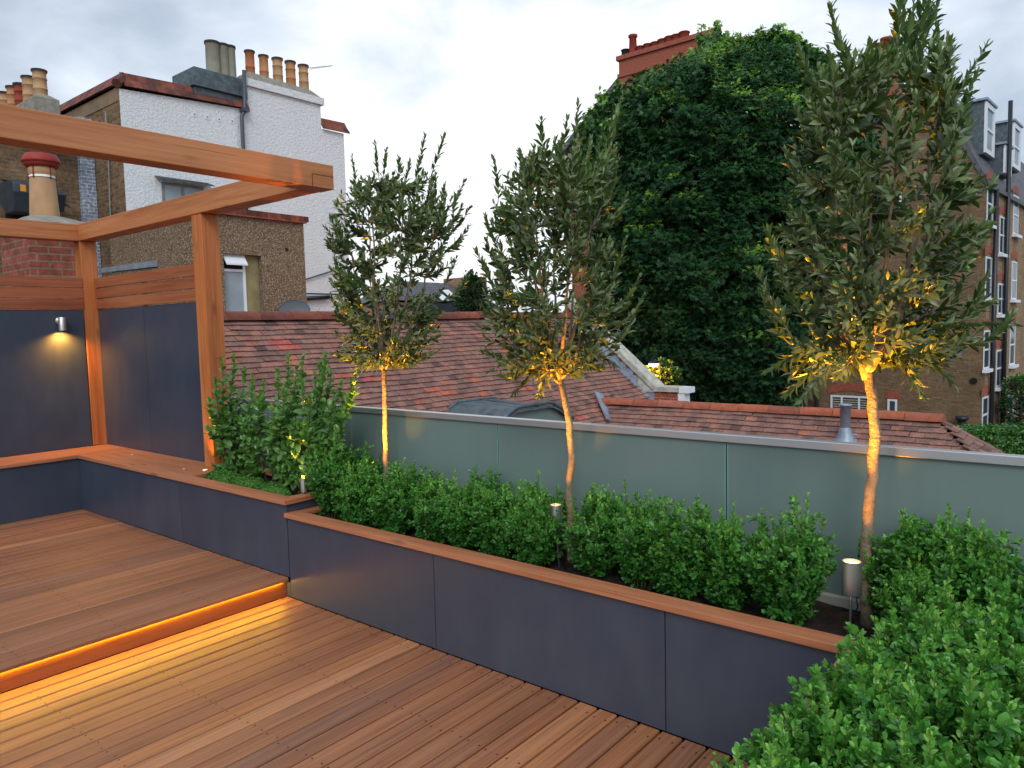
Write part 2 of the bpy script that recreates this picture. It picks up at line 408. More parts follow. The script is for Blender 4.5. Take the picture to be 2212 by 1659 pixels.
M['slate'] = plain('slate_roof', srgb(88,88,92), .6, var=(4, .25))
def slate():
    t = NT('slate_courses'); b = t.n('ShaderNodeTexBrick'); t.l(t.wallvec(), b.inputs['Vector']); b.inputs['Scale'].default_value = 1
    b.inputs['Brick Width'].default_value, b.inputs['Row Height'].default_value, b.inputs['Mortar Size'].default_value = .3, .16, .012
    b.inputs['Color1'].default_value = srgb(106,100,100); b.inputs['Color2'].default_value = srgb(80,80,86); b.inputs['Mortar'].default_value = srgb(44,44,48)
    t.bump(b.outputs['Fac'], .5, .02); return t.set(col=b.outputs[0], rough=.55)
M['slates'] = slate()
def clay(name, a, b, rough=.8):
    t = NT(name); n = t.noise(t.obj((1, 1, .5)), 9, 5, .6); return t.set(col=t.mix(n, a, b), rough=rough, spec=.25)
M['clay'] = clay('buff_clay_pot', srgb(200,142,92), srgb(150,108,80))
M['clay_orange'] = clay('orange_clay_pot', srgb(190,116,72), srgb(140,84,58))
M['clay_buff'] = clay('yellow_clay_pot', srgb(204,160,114), srgb(150,120,92))
M['clay_red'] = clay('red_clay_pot', srgb(166,74,54), srgb(112,50,42))
M['clay_cream'] = clay('stone_coloured_pot', srgb(168,164,142), srgb(112,110,96))
M['soot'] = plain('sooty_rim', srgb(40,38,36), .9)
M['mortar'] = plain('grey_mortar', srgb(140,134,122), .95, var=(8, .25), bump=(20, .5, .02))
M['stone'] = plain('weathered_stone', srgb(176,172,158), .9, var=(9, .25), bump=(30, .4, .01))
M['white_paint'] = plain('white_paint', srgb(226,228,230), .45)
M['grey_paint'] = plain('grey_paint', srgb(128,132,130), .7, var=(5, .2))
M['pane'] = plain('window_pane', srgb(70,80,88), .08, spec=.8)
M['pane_frost'] = plain('obscured_pane', srgb(146,158,164), .35, var=(2, .12))
M['pipe'] = plain('black_pipe', srgb(34,36,40), .4)
M['pipe_grey'] = plain('grey_pipe', srgb(70,74,84), .4)
M['dish'] = plain('dark_dish', srgb(78,82,88), .55)
M['cowl'] = clay('red_cowl', srgb(168,58,46), srgb(120,44,40), .5)
M['unit'] = plain('dark_grey_casing', srgb(52,60,68), .5, var=(4, .2))
M['orange_sticker'] = plain('orange_sticker', srgb(226,140,30), .5)
M['wire'] = plain('grey_cable', srgb(136,144,154), .5)
def tiles(name, orange=0.0):
    t = NT(name); r = t.attr(); n = t.noise(t.obj(), 5, 4, .6); n2 = t.noise(t.obj(), 40, 4, .6)
    c = t.ramp(r, [(0, srgb(96,74,68)), (.3, srgb(130,98,88)), (.62, srgb(146,106,94)), (.84, srgb(162,108,90)), (.93, srgb(172,100,80)), (.975, srgb(186,104,80)), (.985, srgb(178,88,86)), (1, srgb(182,90,88))])
    c = t.mix(1, c, t.ramp(n, [(.3, (.66,.66,.68)), (.7, (1.22,1.2,1.16))]), 'MULTIPLY')
    c = t.mix(1, c, t.ramp(n2, [(.3, (.78,.78,.78)), (.7, (1.2,1.2,1.2))]), 'MULTIPLY')
    bw = t.n('ShaderNodeRGBToBW'); t.l(t.ramp(t.noise(t.obj(), 14, 5, .7), [(.66, (0,0,0)), (.74, (1,1,1))]), bw.inputs[0])
    c = t.mix(t.math('MULTIPLY', bw.outputs[0], .30 + orange), c, srgb(150,146,130))
    t.bump(n2, .3, .004); return t.set(col=c, rough=.82, spec=.25)
M['tiles'] = tiles('clay_plain_tiles'); M['tiles2'] = tiles('lichened_plain_tiles', .25)
def ridge():
    t = NT('half_round_ridge'); r = t.attr(); n = t.noise(t.obj(), 12, 5, .6)
    c = t.ramp(r, [(0, srgb(112,64,56)), (.4, srgb(136,76,60)), (.75, srgb(168,92,64)), (.9, srgb(190,104,66)), (.95, srgb(84,78,86)), (1, srgb(80,76,86))])
    c = t.mix(1, c, t.ramp(n, [(.3, (.7,.7,.7)), (.7, (1.15,1.15,1.15))]), 'MULTIPLY'); return t.set(col=c, rough=.75, spec=.3)
M['ridge'] = ridge()
def dark_tiles():
    t = NT('dark_red_tile_edge'); r = t.attr(); n = t.noise(t.obj(), 8, 5, .6)
    c = t.mix(1, t.ramp(r, [(0, srgb(82,50,44)), (.5, srgb(118,66,52)), (1, srgb(146,80,60))]), t.ramp(n, [(.3, (.6,.6,.6)), (.7, (1.25,1.2,1.15))]), 'MULTIPLY')
    t.bump(n, .5, .02); return t.set(col=c, rough=.75, spec=.3)
M['dark_tiles'] = dark_tiles()
M['ground'] = plain('asphalt_ground', srgb(84,84,80), .9, var=(.6, .2), bump=(30, .3, .02))
M['lawn'] = plain('grass_ground', srgb(70,96,50), .9, var=(3, .3))
M['render_tan'] = plain('tan_render_band', srgb(134,112,86), .9, var=(3, .2), bump=(20, .4, .01))
# ================================================================ TERRACE
BW, PITCH = .0880, .0977
def decking(name, x0, x1, y0, y1, ztop, label=None):
    mb = MB(); rnds = []
    x = x1; k = 0
    while x > x0 + .01:
        xa = max(x - BW, x0); r = random.random(); h = .021
        # board with eased top edges
        e = .004
        v = [(xa,y0,ztop-h),(x,y0,ztop-h),(x,y1,ztop-h),(xa,y1,ztop-h),
             (xa,y0,ztop-e),(x,y0,ztop-e),(x,y1,ztop-e),(xa,y1,ztop-e),
             (xa+e,y0,ztop),(x-e,y0,ztop),(x-e,y1,ztop),(xa+e,y1,ztop)]
        mb.add(v, [(0,3,2,1),(0,1,5,4),(1,2,6,5),(2,3,7,6),(3,0,4,7),(4,5,9,8),(5,6,10,9),(6,7,11,10),(7,4,8,11),(8,9,10,11)], r)
        mb.mi = 1
        yy = y1 - .06 + random.uniform(-.01, .01)
        while yy > y0:
            for sx in (.018, .074):
                cx = xa + sx + random.uniform(-.003, .003); cy = yy + random.uniform(-.006, .006)
                mb.add([(cx + .0045*math.cos(a*math.pi/3), cy + .0045*math.sin(a*math.pi/3), ztop + .0008) for a in range(6)], [tuple(range(6))], 0)
            yy -= .45
        mb.mi = 0
        x -= PITCH; k += 1
    o = mb.build(name, [M['deck'], M['screw']]); tag(o, kind='structure'); return o
NOSE, RISE, UP = -3.872, -3.897, .122
PF = 2.53                                   # front face of the planters
decking('lower_deck', RISE, RISE + PITCH*60 - .006, -1.6, PF - .002, 0)
decking('upper_deck', -6.955, NOSE, -1.6, PF - .002, UP)
mb = MB(); mb.box(-6.96, 3.2, -1.65, 2.95, -.20, -.05); tag(mb.build('roof_base', M['gap']), kind='structure')

# the step
st = empty('deck_step', (NOSE, .5, 0), 0, 'long timber step between the two deck levels with glowing amber strip under its edge', 'step')
mb = MB((NOSE, .5, 0)); mb.box(RISE, RISE - .02, -1.6, PF - .003, .002, UP - .0225); mb.build('riser', M['riser'], st)
mb = MB((NOSE, .5, 0)); mb.box(RISE + .001, RISE + .007, -1.6, PF - .03, UP - .0275, UP - .0215); mb.build('led_strip', M['led'], st)

# ---- slate blue panelled planters; the top is a timber cap
def panels(name_parent, segs, z0, z1, y, org, parent, th=.012):
    for a, b in segs:
        m = MB(org); m.box(a + .0022, b - .0022, y, y + th, z0, z1); m.build('panel', M['panel'], parent, bevel=.001)
PO = (-2.2, 2.8, 0)
pl = empty('long_planter', PO, 0, 'long low slate blue planter with timber cap holding the olive trees and box row', 'planter')
panels('p', [(-3.855, -2.61), (-2.61, -1.336), (-1.336, -.645)], .004, .497, PF, PO, pl)
m = MB(PO); m.box(-3.96, -3.8575, PF, PF + .012, .004, UP - .03); m.build('panel', M['panel'], pl)
mb = MB(PO); mb.box(-3.85, .5, PF + .0125, PF + .03, .003, .496); mb.box(-3.85, .5, 3.10, 3.12, .003, .43)
mb.box(-.63, -.615, .9, PF, .003, .496); mb.box(.25, .27, .9, PF + .5, .003, .49); mb.box(-.63, .25, .885, .9, .003, .49)
mb.build('carcass', M['gap'], pl)
m = MB(PO); m.box(-.645, -.633, .9, PF - .002, .004, .497); m.build('panel', M['panel'], pl)
# cap with a mitred corner at the return
w = .092
m = MB(PO); z0, z1 = .4985, .525
m.hexa([(-3.862, PF-.02, z0), (-.665, PF-.02, z0), (-.665+w, PF-.02+w, z0), (-3.862+.0, PF-.02+w, z0),
        (-3.862, PF-.02, z1), (-.665, PF-.02, z1), (-.665+w, PF-.02+w, z1), (-3.862, PF-.02+w, z1)], .4)
m.build('front_cap', M['capx'], pl, bevel=.002)
m = MB(PO)
m.hexa([(-.665, .88, z0), (-.665+w, .88, z0), (-.665+w, PF-.0215+w, z0), (-.665, PF-.0215, z0),
        (-.665, .88, z1), (-.665+w, .88, z1), (-.665+w, PF-.0215+w, z1), (-.665, PF-.0215, z1)], .7)
m.build('return_cap', M['capy'], pl, bevel=.002)
m = MB(PO); m.box(-3.855, -3.79, PF-.02+w+.002, 3.08, z0, z1); m.build('end_cap', M['capy'], pl, bevel=.002)
def soil(name, x0, x1, y0, y1, z, org, parent, n=40):
    nx = max(2, int((x1-x0)/.035)); ny = max(2, int((y1-y0)/.035)); vs = []; fs = []
    for i in range(nx+1):
        for j in range(ny+1):
            vs.append((x0+(x1-x0)*i/nx, y0+(y1-y0)*j/ny, z + random.uniform(-.012, .012)))
    for i in range(nx):
        for j in range(ny):
            a = i*(ny+1)+j; fs.append((a, a+ny+1, a+ny+2, a+1))
    mb = MB(org); mb.add(vs, fs, .5, True)
    return mb.build(name, M['soil'], parent)
soil('soil', -3.79, .25, PF + .03, 3.12, .435, PO, pl)
soil('soil', -.61, .25, .9, PF + .03, .435, PO, pl)

# ---- raised planter beside the bench
UO = (-4.5, 2.8, 0)
up = empty('raised_planter', UO, 0, 'square raised slate blue planter with timber rim at the end of the bench', 'planter')
panels('u', [(-5.176, -3.862)], UP + .003, .573, PF, UO, up)
m = MB(UO); m.box(-3.874, -3.862, PF + .014, 3.08, .527, .573); m.build('side_panel', M['panel'], up)
m = MB(UO); m.box(-5.17, -3.876, PF + .0135, PF + .03, UP, .573); m.box(-5.17, -3.876, 3.06, 3.08, UP, .573); m.build('carcass', M['gap'], up)
z0, z1 = .575, .602
m = MB(UO)
m.hexa([(-6.92, PF-.02, z0), (-3.842, PF-.02, z0), (-3.842-w, PF-.02+w, z0), (-6.92+w*0, PF-.02+w, z0),
        (-6.92, PF-.02, z1), (-3.842, PF-.02, z1), (-3.842-w, PF-.02+w, z1), (-6.92, PF-.02+w, z1)], .55)
m.build('front_cap', M['capx'], up, bevel=.002)
m = MB(UO)
m.hexa([(-3.842, PF-.0185, z0), (-3.842, 3.07, z0), (-3.842-w, 3.07, z0), (-3.842-w, PF-.0185+w, z0),
        (-3.842, PF-.0185, z1), (-3.842, 3.07, z1), (-3.842-w, 3.07, z1), (-3.842-w, PF-.0185+w, z1)], .2)
m.build('end_cap', M['capy'], up, bevel=.002)
m = MB(UO); m.box(-5.12, -3.842-w-.002, 2.99, 3.07, z0, z1); m.build('back_cap', M['capx'], up, bevel=.002)
soil('soil', -5.13, -3.90, PF + .03, 3.06, .545, UO, up)

# ---- corner bench: long side along the panelled screen, short side along the left wall
BO = (-6.9, 2.5, 0)
be = empty('corner_bench', BO, 0, 'built in L shaped timber bench on slate blue risers in the deck corner', 'bench')
panels('b', [(-6.945, -5.176)], UP + .003, .573, PF, BO, be)
mb = MB(BO); mb.box(-6.957, -6.945, -1.6, PF + .012, UP + .003, .573); mb.build('panel', M['panel'], be)
ys = PF - .02 + w + .004
for k, (a, b) in enumerate([(ys, ys + .118), (ys + .122, ys + .236), (ys + .240, 2.945)]):
    m = MB(BO); m.box(-6.92 + (.0 if k else 0), -5.205, a, b, z0, z1); m.build('seat_board', M['capx'], be, bevel=.002)
# end board beside the planter
m = MB(BO); m.box(-5.200, -5.123, ys, 2.945, z0, z1); m.build('end_board', M['capy'], be, bevel=.002)
for k, (a, b) in enumerate([(-6.924, -7.015), (-7.019, -7.11), (-7.114, -7.205), (-7.209, -7.30), (-7.304, -7.40)]):
    m = MB(BO); m.box(a, b, -1.6, 2.945, z0, z1); m.build('seat_board', M['capy'], be, bevel=.002)
def recessed(x, y, lit):
    m = MB(BO); m.lathe([(.0001, .0045), (.017, .0045), (.017, 0)], (x, y, z1), 16); o = m.build('recessed_light', M['lens'] if lit else M['lens_off'], be)
    m = MB(BO); m.lathe([(.0175, 0), (.0175, .005), (.023, .005), (.024, .0)], (x, y, z1), 16); m.build('trim_ring', M['steel'], o)
    return o
p1 = at(443, 1016, 2, .602)
recessed(p1.x, p1.y, True)
for u, v in ((397, 1013), (285, 982)):
    p = at(u, v, 2, .602); m = MB(BO); m.lathe([(.0001, .003), (.009, .003), (.010, 0)], (p.x, p.y, z1), 14); m.build('small_recessed_light', M['lens_off'], be)

# ---- pergola
GO = (-5.6, 2.9, 0)
pg = empty('pergola', GO, 0, 'open orange brown timber pergola frame over the bench corner', 'pergola')
def part(name, mat, args, bevel=.004, org=GO, parent=None):
    m = MB(org); m.box(*args); return m.build(name, M[mat], parent or pg, bevel=bevel)
part('post', 'post', (-5.372, -5.232, 2.83, 2.97, .603, 2.499))
part('post', 'post', (-7.555, -7.412, 2.83, 2.97, .603, 2.499))
part('long_beam', 'beamx', (-7.425, -4.002, 2.822, 2.972, 2.50, 2.65))
part('back_beam', 'beam', (-7.575, -7.427, -1.8, 2.972, 2.50, 2.65))
part('front_beam', 'beam', (-4.0, -3.862, -1.8, 2.985, 2.50, 2.65))
# half-lap at the corner: a thin joint line on the outer face
m = MB(GO); m.box(-3.8615, -3.8600, 2.822, 2.8245, 2.50, 2.578); m.box(-3.8615, -3.8600, 2.822, 2.985, 2.5765, 2.579); m.build('lap_joint', M['gap'], pg)
# ---- screen between the posts
so = (-6.4, 2.95, 0)
sc = empty('panel_screen', so, 0, 'dark blue panel screen with three timber slats between the pergola posts', 'screen')
for a, b in ((-7.412, -6.492), (-6.488, -5.372)):
    m = MB(so); m.box(a + .001, b - .001, 2.948, 2.962, .60, 1.868); m.build('panel', M['panel'], sc)
for k in range(3):
    m = MB(so); m.box(-7.41, -5.374, 2.935, 2.958, 1.876 + k*.098, 1.876 + k*.098 + .089); m.build('slat', M['slatx'], sc, bevel=.002)
for xx in (-6.51, -7.40):
    m = MB(so); m.box(xx, xx + .04, 2.964, 2.99, .6, 2.16); m.build('rear_batten', M['slatx'], sc)
lo = (-7.42, 0, 0)
lw = empty('left_screen', lo, 0, 'dark blue panel wall topped by three timber slats behind the left bench', 'screen')
for a, b in ((-1.8, .30), (.304, 2.82)):
    m = MB(lo); m.box(-7.435, -7.42, a, b, .60, 1.868); m.build('panel', M['panel'], lw)
for k in range(3):
    m = MB(lo); m.box(-7.43, -7.407, -1.8, 2.828, 1.876 + k*.098, 1.876 + k*.098 + .089); m.build('slat', M['slaty'], lw, bevel=.002)
m = MB(lo); m.box(-7.54, -7.436, -1.8, 2.82, .1, 1.80); m.build('backing_wall', M['gap'], lw)
# ---- wall light
p = at(128, 693, 0, -7.42)
wl = empty('wall_light', (-7.42, p.y, p.z), 0, 'small stainless steel down light on the dark blue wall throwing an amber cone', 'wall light')
m = MB((-7.42, p.y, p.z))
q = [(-7.42 + d, p.y, p.z) for d in (0, .012, .0125, .05)]
m.tube(q, [.034, .034, .012, .012], 20); m.build('back_plate', M['steel'], wl)
lx, ly = -7.42 + .065, p.y
m = MB((-7.42, p.y, p.z)); [m.lathe(pr, (lx, ly, p.z), 24) for pr in ([(.0001, .030), (.029, .030)], [(.029, .030), (.0305, .028), (.0305, -.088)], [(.0305, -.088), (.0275, -.088)], [(.0275, -.088), (.0275, -.070)])]; m.build('shade', M['steel'], wl)
m = MB((-7.42, p.y, p.z)); m.lathe([(.0001, -.071), (.0270, -.071)], (lx, ly, p.z), 16); m.build('lens', M['lens'], wl)
LAMPZ = p.z

def spot(name, loc, aim, watts, deg, blend=.6, col=(1, .55, .14), parent=None, size=.012):
    d = bpy.data.lights.new(name, 'SPOT'); d.energy = watts; d.spot_size = R(deg); d.spot_blend = blend; d.color = col; d.shadow_soft_size = size
    o = bpy.data.objects.new(name, d); COL.objects.link(o); o.location = loc
    dv = Vector(aim) - Vector(loc); o.rotation_euler = dv.to_track_quat('-Z', 'Y').to_euler(); 
    return o
spot('wall_lamp_beam', (lx, ly, LAMPZ - .082), (lx - .012, ly, LAMPZ - 1), 9, 52, 1.0, (1, .40, .04))
spot('wall_lamp_spill', (lx, ly, LAMPZ - .084), (lx, ly, LAMPZ - 1), 34, 155, 1.0, (1, .42, .05))
spot('bench_uplight', (p1.x, p1.y, .612), (p1.x - .02, p1.y + .02, 2), 9, 75, 1.0, (1, .46, .07))

# ---- glass balustrade
GY = 3.155
go = (-2, GY, .45)
gb = empty('glass_balustrade', go, 0, 'frosted green glass balustrade with flat aluminium top rail behind the planters', 'balustrade')
seams = [-6.2, -4.0, -2.70, -1.352, .02, 1.3]
for a, b in zip(seams[:-1], seams[1:]):
    m = MB(go); m.box(a + .006, b - .006, GY, GY + .015, .47, 1.065); g = m.build('glass_panel', M['frost'], gb)
    for e in (a + .0055, b - .0055):
        m = MB(go); m.box(e - .0022, e + .0022, GY - .0008, GY + .0155, .47, 1.065); m.build('polished_edge', M['glass_edge'], g)
for s_ in seams[1:-1]:
    m = MB(go); m.box(s_ - .0025, s_ + .0025, GY + .003, GY + .012, .47, 1.065); m.build('seal', M['gap'], gb)
m = MB(go); m.box(-6.2, 1.3, GY - .016, GY + .030, 1.068, 1.104); m.build('top_rail', M['alu'], gb, bevel=.003)
m = MB(go); m.box(-6.2, 1.3, GY - .03, GY + .06, .40, .468); m.build('base_channel', M['sill'], gb, bevel=.003)
m = MB((0, 0, 0)); m.box(-7.4, 2.5, 3.145, 3.33, -5, .395)
tag(m.build('parapet_wall', M['brick_dull']), 'low brick parapet wall under the glass balustrade', 'wall')

# ---- spike lights
def spike(u_head, v_top, v_bot, stem_uv, y, zbase=.435, watts=14, aim=None, lit=True, label='', r=.026, lean=0, deg=42, grp='spike lights in the planters'):
    top = at(u_head, v_top, 1, y); bot = at(u_head, v_bot, 1, y); h = top.z - bot.z
    c = Vector((top.x, y, 0))
    o = empty('spike_light', (c.x, c.y, zbase), 0, label, 'garden light', grp)
    O = (c.x, c.y, zbase)
    sx, sy = stem_uv
    m = MB(O)
    for pr in ([(.0001, 0), (r*.97, 0)], [(r*.97, 0), (r, .002), (r, h*.475)], [(r*.96, h*.47), (r*.96, h*.50)], [(r, h*.487), (r, h)], [(r, h), (r*.88, h)], [(r*.88, h), (r*.86, h - .012)]): m.lathe(pr, (c.x, c.y, bot.z), 28)
    hd = m.build('head', M['steel'], o)
    m = MB(O); m.lathe([(.0001, h - .010), (r*.855, h - .010)], (c.x, c.y, bot.z), 20); m.build('lens', M['lens'], hd)
    m = MB(O); m.tube([(c.x, c.y, bot.z + .002), (c.x + sx*.3, c.y, bot.z - .03), (c.x + sx, c.y + sy, zbase - .05)], .0045, 8); m.build('stem', M['steel'], o)
    m = MB(O); m.tube([(c.x + r*.5, c.y - .004, bot.z + .004), (c.x + r*.62, c.y, bot.z - .05), (c.x + r*.3 + sx, c.y + .01, (bot.z+zbase)/2), (c.x + .03 + sx, c.y + .02, zbase - .01)], .003, 6); m.build('lead', M['cable'], o)
    a = aim or (c.x, c.y + .12, top.z + 1.2)
    spot('spike_light_beam', (c.x, c.y, top.z - .008), a, watts, deg, 1.0, (1, .37, .025))
    spot('spike_light_spill', (c.x, c.y, top.z + .004), (c.x, c.y + .15, top.z + .22), watts*.022, 50, 1.0, (1, .36, .025))
    return o
# ================================================================ GROUND
mb = MB(); mb.add([(-160,-160,-5),(160,-160,-5),(160,260,-5),(-160,260,-5)], [(0,1,2,3)]); tag(mb.build('ground', M['ground']), kind='structure')

# ================================================================ TILED ROOFS
def tile_field(mb, O, u, d, n, ulen, rows, clip, gauge=.1, w=.163, special=(), base=(0, .92), rowrise=.010):
    """plain tiles: rows run along u, each row one gauge further down d; n is the outward normal"""
    O, u, d, n = Vector(O), Vector(u).normalized(), Vector(d).normalized(), Vector(n).normalized()
    cols = int(ulen / w) + 2
    ph = [random.uniform(0, 6) for _ in range(4)]
    for k in range(rows):
        offs = (k % 2) * w / 2
        for i in range(cols):
            a = i * w - offs; ok = clip(a + w/2, k * gauge)
            if not ok: continue
            sag = .012 * math.sin(a * .9 + ph[0]) + .006 * math.sin(a * 2.3 + k * .2 + ph[1])
            c = O + u * a + d * (k * gauge) + n * sag
            L = .15; lift = random.gauss(0, .0022); sl = random.gauss(0, .004); tw = random.gauss(0, .006)
            top = .004; bot = .030 + lift
            g = .0015
            dd = d * (L + sl); uu = u * (w - g)
            p0 = c + n * (top - .015); p1 = c + uu + n * (top - .015)
            q0 = c + dd + n * (bot - .015) + u * tw; q1 = c + uu + dd + n * (bot - .015) + u * tw
            up = n * .015
            r = random.uniform(*base) ** 1.0
            r = .25 + .55 * r if random.random() < .72 else r
            if random.random() < .012: r = random.uniform(.93, 1)
            for (sa, sk, sr, rk, rr) in special:
                if abs(a - sa) < sr and abs(k - sk) <= rk: r = rr + random.uniform(-.012, .01)
            r = min(max(r, 0), 1)
            mb.hexa([q0, q1, p1, p0, q0 + up, q1 + up, p1 + up, p0 + up], r)
def half_round(name, a, b, rad, parent, org, seg=.45, mat='ridge', vals=None):
    a, b = Vector(a), Vector(b); d = b - a; L = d.length; d.normalize(); n = max(1, round(L / seg)); s = L / n
    side = d.cross(Vector((0, 0, 1))).normalized(); up = side.cross(d).normalized()
    m = MB(org)
    for i in range(n):
        r = vals[i % len(vals)] if vals else random.random() * .93
        sh = random.gauss(0, .004)
        rings = []
        for t, rr in ((.0, rad*1.04), (.04, rad*1.04), (.05, rad), (.985, rad)):
            c = a + d * (s * (i + t)) + up * sh
            rings.append([c + side * math.cos(math.pi*q/10) * rr + up * math.sin(math.pi*q/10) * rr for q in range(11)])
        vs = [p for rg in rings for p in rg]
        fs = [(j*11+q, (j+1)*11+q, (j+1)*11+q+1, j*11+q+1) for j in range(3) for q in range(10)]
        m.add(vs, fs, r, True)
        m.add(rings[0] + [a + d*(s*i)], [(q+1, q, 11) for q in range(10)], r)
        m.add(rings[3] + [a + d*(s*(i+.985))], [(q, q+1, 11) for q in range(10)], r)
    return m.build(name, M[mat], parent)

RX, RZ, SL = -8.7, 1.80, .85
cs = 1 / math.sqrt(1 + SL*SL); Y0, Y1 = 4.0, 12.45
ro = (RX, 8, 0)
rh = empty('tiled_roof_house', (RX, 8, -5), 0, 'brick outbuilding with old plum red clay tile roof and coped gable beyond the glass', 'house')
RO = (RX, 8, -5)
dvec = Vector((cs, 0, -SL*cs)); nvec = Vector((SL*cs, 0, cs))
mb = MB(RO)
sp1 = []
for (u, v, sr, rk, rr) in ((600, 843, .62, 0, .99), (640, 856, .5, 0, .99), (1060, 976-60, .2, 0, .95)):
    pass
def roofpt(u, v):
    r = ray(u, v); t = (RZ - SL*(CAM.x - RX) - CAM.z) / (r.z + SL*r.x); return CAM + r * t
for (u, v, sr, rk, rr) in ((588, 743, .16, 0, .99), (614, 753, .20, 0, .99), (955, 843, .12, 0, .97), (742, 811, .12, 0, .94), (780, 822, .1, 0, .99), (790, 900, .2, 0, .985), (1168, 978, .2, 1, .99), (1340, 935, .15, 1, .99), (1345, 975, .2, 0, .99), (930, 838, .15, 0, .985), (1190, 905, .12, 0, .985), (1050, 910, .2, 0, .93), (950, 925, .3, 1, .91), (1020, 900, .12, 0, .985), (1130, 838, .12, 0, .965)):
    p = roofpt(u, v); sp1.append((p.y - Y0, round((p.x - RX) / cs / .1 - .5), sr, rk, rr))
tile_field(mb, (RX, Y0, RZ), (0, 1, 0), dvec, nvec, Y1 - Y0, 34, lambda a, s: a < Y1 - Y0, special=sp1)
mb.build('roof_tiles', M['tiles'], rh)
mb = MB(RO); E = 3.45*cs
mb.prism([(RX, Y0, RZ-.03), (RX+E, Y0, RZ-.03-SL*E), (RX+E, Y0, -5), (RX-E, Y0, -5), (RX-E, Y0, RZ-.03-SL*E)], (0, Y1-Y0, 0)); mb.build('wall', M['brick_red'], rh)
half_round('ridge', (RX, Y0, RZ-.01), (RX, Y1, RZ-.01), .115, rh, RO, .46, vals=[.35, .2, .3, .15, .42, .35, .85, .96, .6, .3, .15, .5, .25, .4, .2, .72, .1, .3])
# coped gable wall on the far verge
gx = lambda x: RZ - SL*(x - RX)
mb = MB(RO)
xe = at(1416, 847, 1, Y1).x; zk = at(1416, 846, 1, Y1).z; up_ = zk - gx(xe)
mb.prism([(RX-2.4, Y1, -5), (xe+.55, Y1, -5), (xe+.47, Y1, zk-.003), (xe, Y1, zk-.003), (RX, Y1, RZ+up_-.003), (RX-2.4, Y1, gx(RX+2.4)+up_)], (0, .24, 0)); mb.build('gable_wall', M['brick_red'], rh)
mb = MB(RO); nn = Vector((SL*cs, 0, cs)); a = Vector((RX-.1, Y1-.05, gx(RX-.1)+up_+.003)); 
e0 = Vector((xe+.01, Y1-.05, gx(xe+.01)+up_+.003))
mb.hexa([a, e0, e0+Vector((0,.36,0)), a+Vector((0,.36,0)), a+nn*.1, e0+nn*.1, e0+Vector((0,.36,0))+nn*.1, a+Vector((0,.36,0))+nn*.1])
mb.build('coping', M['stone'], rh, bevel=.008)
mb = MB(RO); mb.box(xe-.03, xe+.50, Y1-.053, Y1+.312, zk+.004, zk+.10); mb.build('kneeler_coping', M['stone'], rh, bevel=.008)
mb = MB(RO); mb.prism([(xe-.36, Y1-.002, zk-.01), (xe-.01, Y1-.002, zk-.01), (xe-.36, Y1-.002, gx(xe-.36)+up_-.02)], (0, -.03, 0)); mb.build('kneeler_stone', M['stone'], rh)
mb = MB(RO); mb.box(xe+.475, xe+.60, Y1-.03, Y1+.2, zk-.35, zk-.01); mb.box(xe+.503, xe+.68, Y1-.045, Y1+.25, zk-.006, zk+.10); mb.build('white_gutter_end', M['white_paint'], rh)
# stepped lead flashing
mb = MB(RO); s = 0; xf = RX + 2.0
while s < 3.0:
    x0 = RX + .1 + s*cs; x1 = x0 + .2*cs
    if x1 > RX + 2.0: break
    mb.add([(x0, Y1-.006, gx(x0)+.0), (x1, Y1-.006, gx(x1)+.0), (x1+.06, Y1-.014, gx(x0)+.10), (x0, Y1-.006, gx(x0)+.10)], [(0,1,2,3)]); s += .2
mb.hexa([Vector((RX+.05, Y1-.14, gx(RX+.05)+.03)), Vector((xf, Y1-.14, gx(xf)+.03)), Vector((xf, Y1-.002, gx(xf)+.035)), Vector((RX+.05, Y1-.002, gx(RX+.05)+.02)),
         Vector((RX+.05, Y1-.14, gx(RX+.05)+.04)), Vector((xf, Y1-.14, gx(xf)+.04)), Vector((xf, Y1-.002, gx(xf)+.06)), Vector((RX+.05, Y1-.002, gx(RX+.05)+.05))])
mb.build('stepped_flashing', M['lead'], rh)
# lead covered dormer low on the slope, only its top shows over the rail
mb = MB(RO)
da, dbb, dc = roofpt(930, 908), roofpt(1005, 872), roofpt(1150, 885)
pts = [(u, v) for u, v in ((905, 915), (985, 876), (1060, 874), (1095, 880), (1150, 884))]
yA, yB = roofpt(925, 900).y, roofpt(1150, 905).y
zt = roofpt(1010, 876).z + .05; xt = roofpt(1010, 876).x
prof = []
for i in range(13):
    t = i / 12; y = yA + (yB - yA) * t; prof.append((y, zt - (.34*(1-t/.3) if t < .3 else 0) - (.30*((t-.7)/.3)**1.6 if t > .7 else 0)))
for i in range(12):
    (ya, za), (yb2, zb) = prof[i], prof[i+1]
    mb.hexa([(xt, ya, za-.02), (xt+1.1, ya, za-.02-.05), (xt+1.1, yb2, zb-.02-.05), (xt, yb2, zb-.02), (xt, ya, za+.01), (xt+1.1, ya, za-.04), (xt+1.1, yb2, zb-.04), (xt, yb2, zb+.01)])
mb.build('lead_dormer_roof', M['lead_dark'], rh)
mb = MB(RO)
mb.tube([(xt+1.08, y, z+.0) for y, z in prof], .03, 6); mb.tube([(xt+.02, y, z+.02) for y, z in prof], .025, 6); mb.tube([(xt, (yA+yB)/2+.15, zt+.01), (xt+1.1, (yA+yB)/2+.15, zt-.03)], .02, 6)
mb.build('lead_roll', M['lead_dark'], rh)
mb = MB(RO); mb.prism([(xt+1.0, y, z-.05) for y, z in prof] + [(xt+1.0, yB, zt-1.2), (xt+1.0, yA, zt-1.2)], (.03, 0, 0)); mb.build('dormer_glazing', M['frost'], rh)

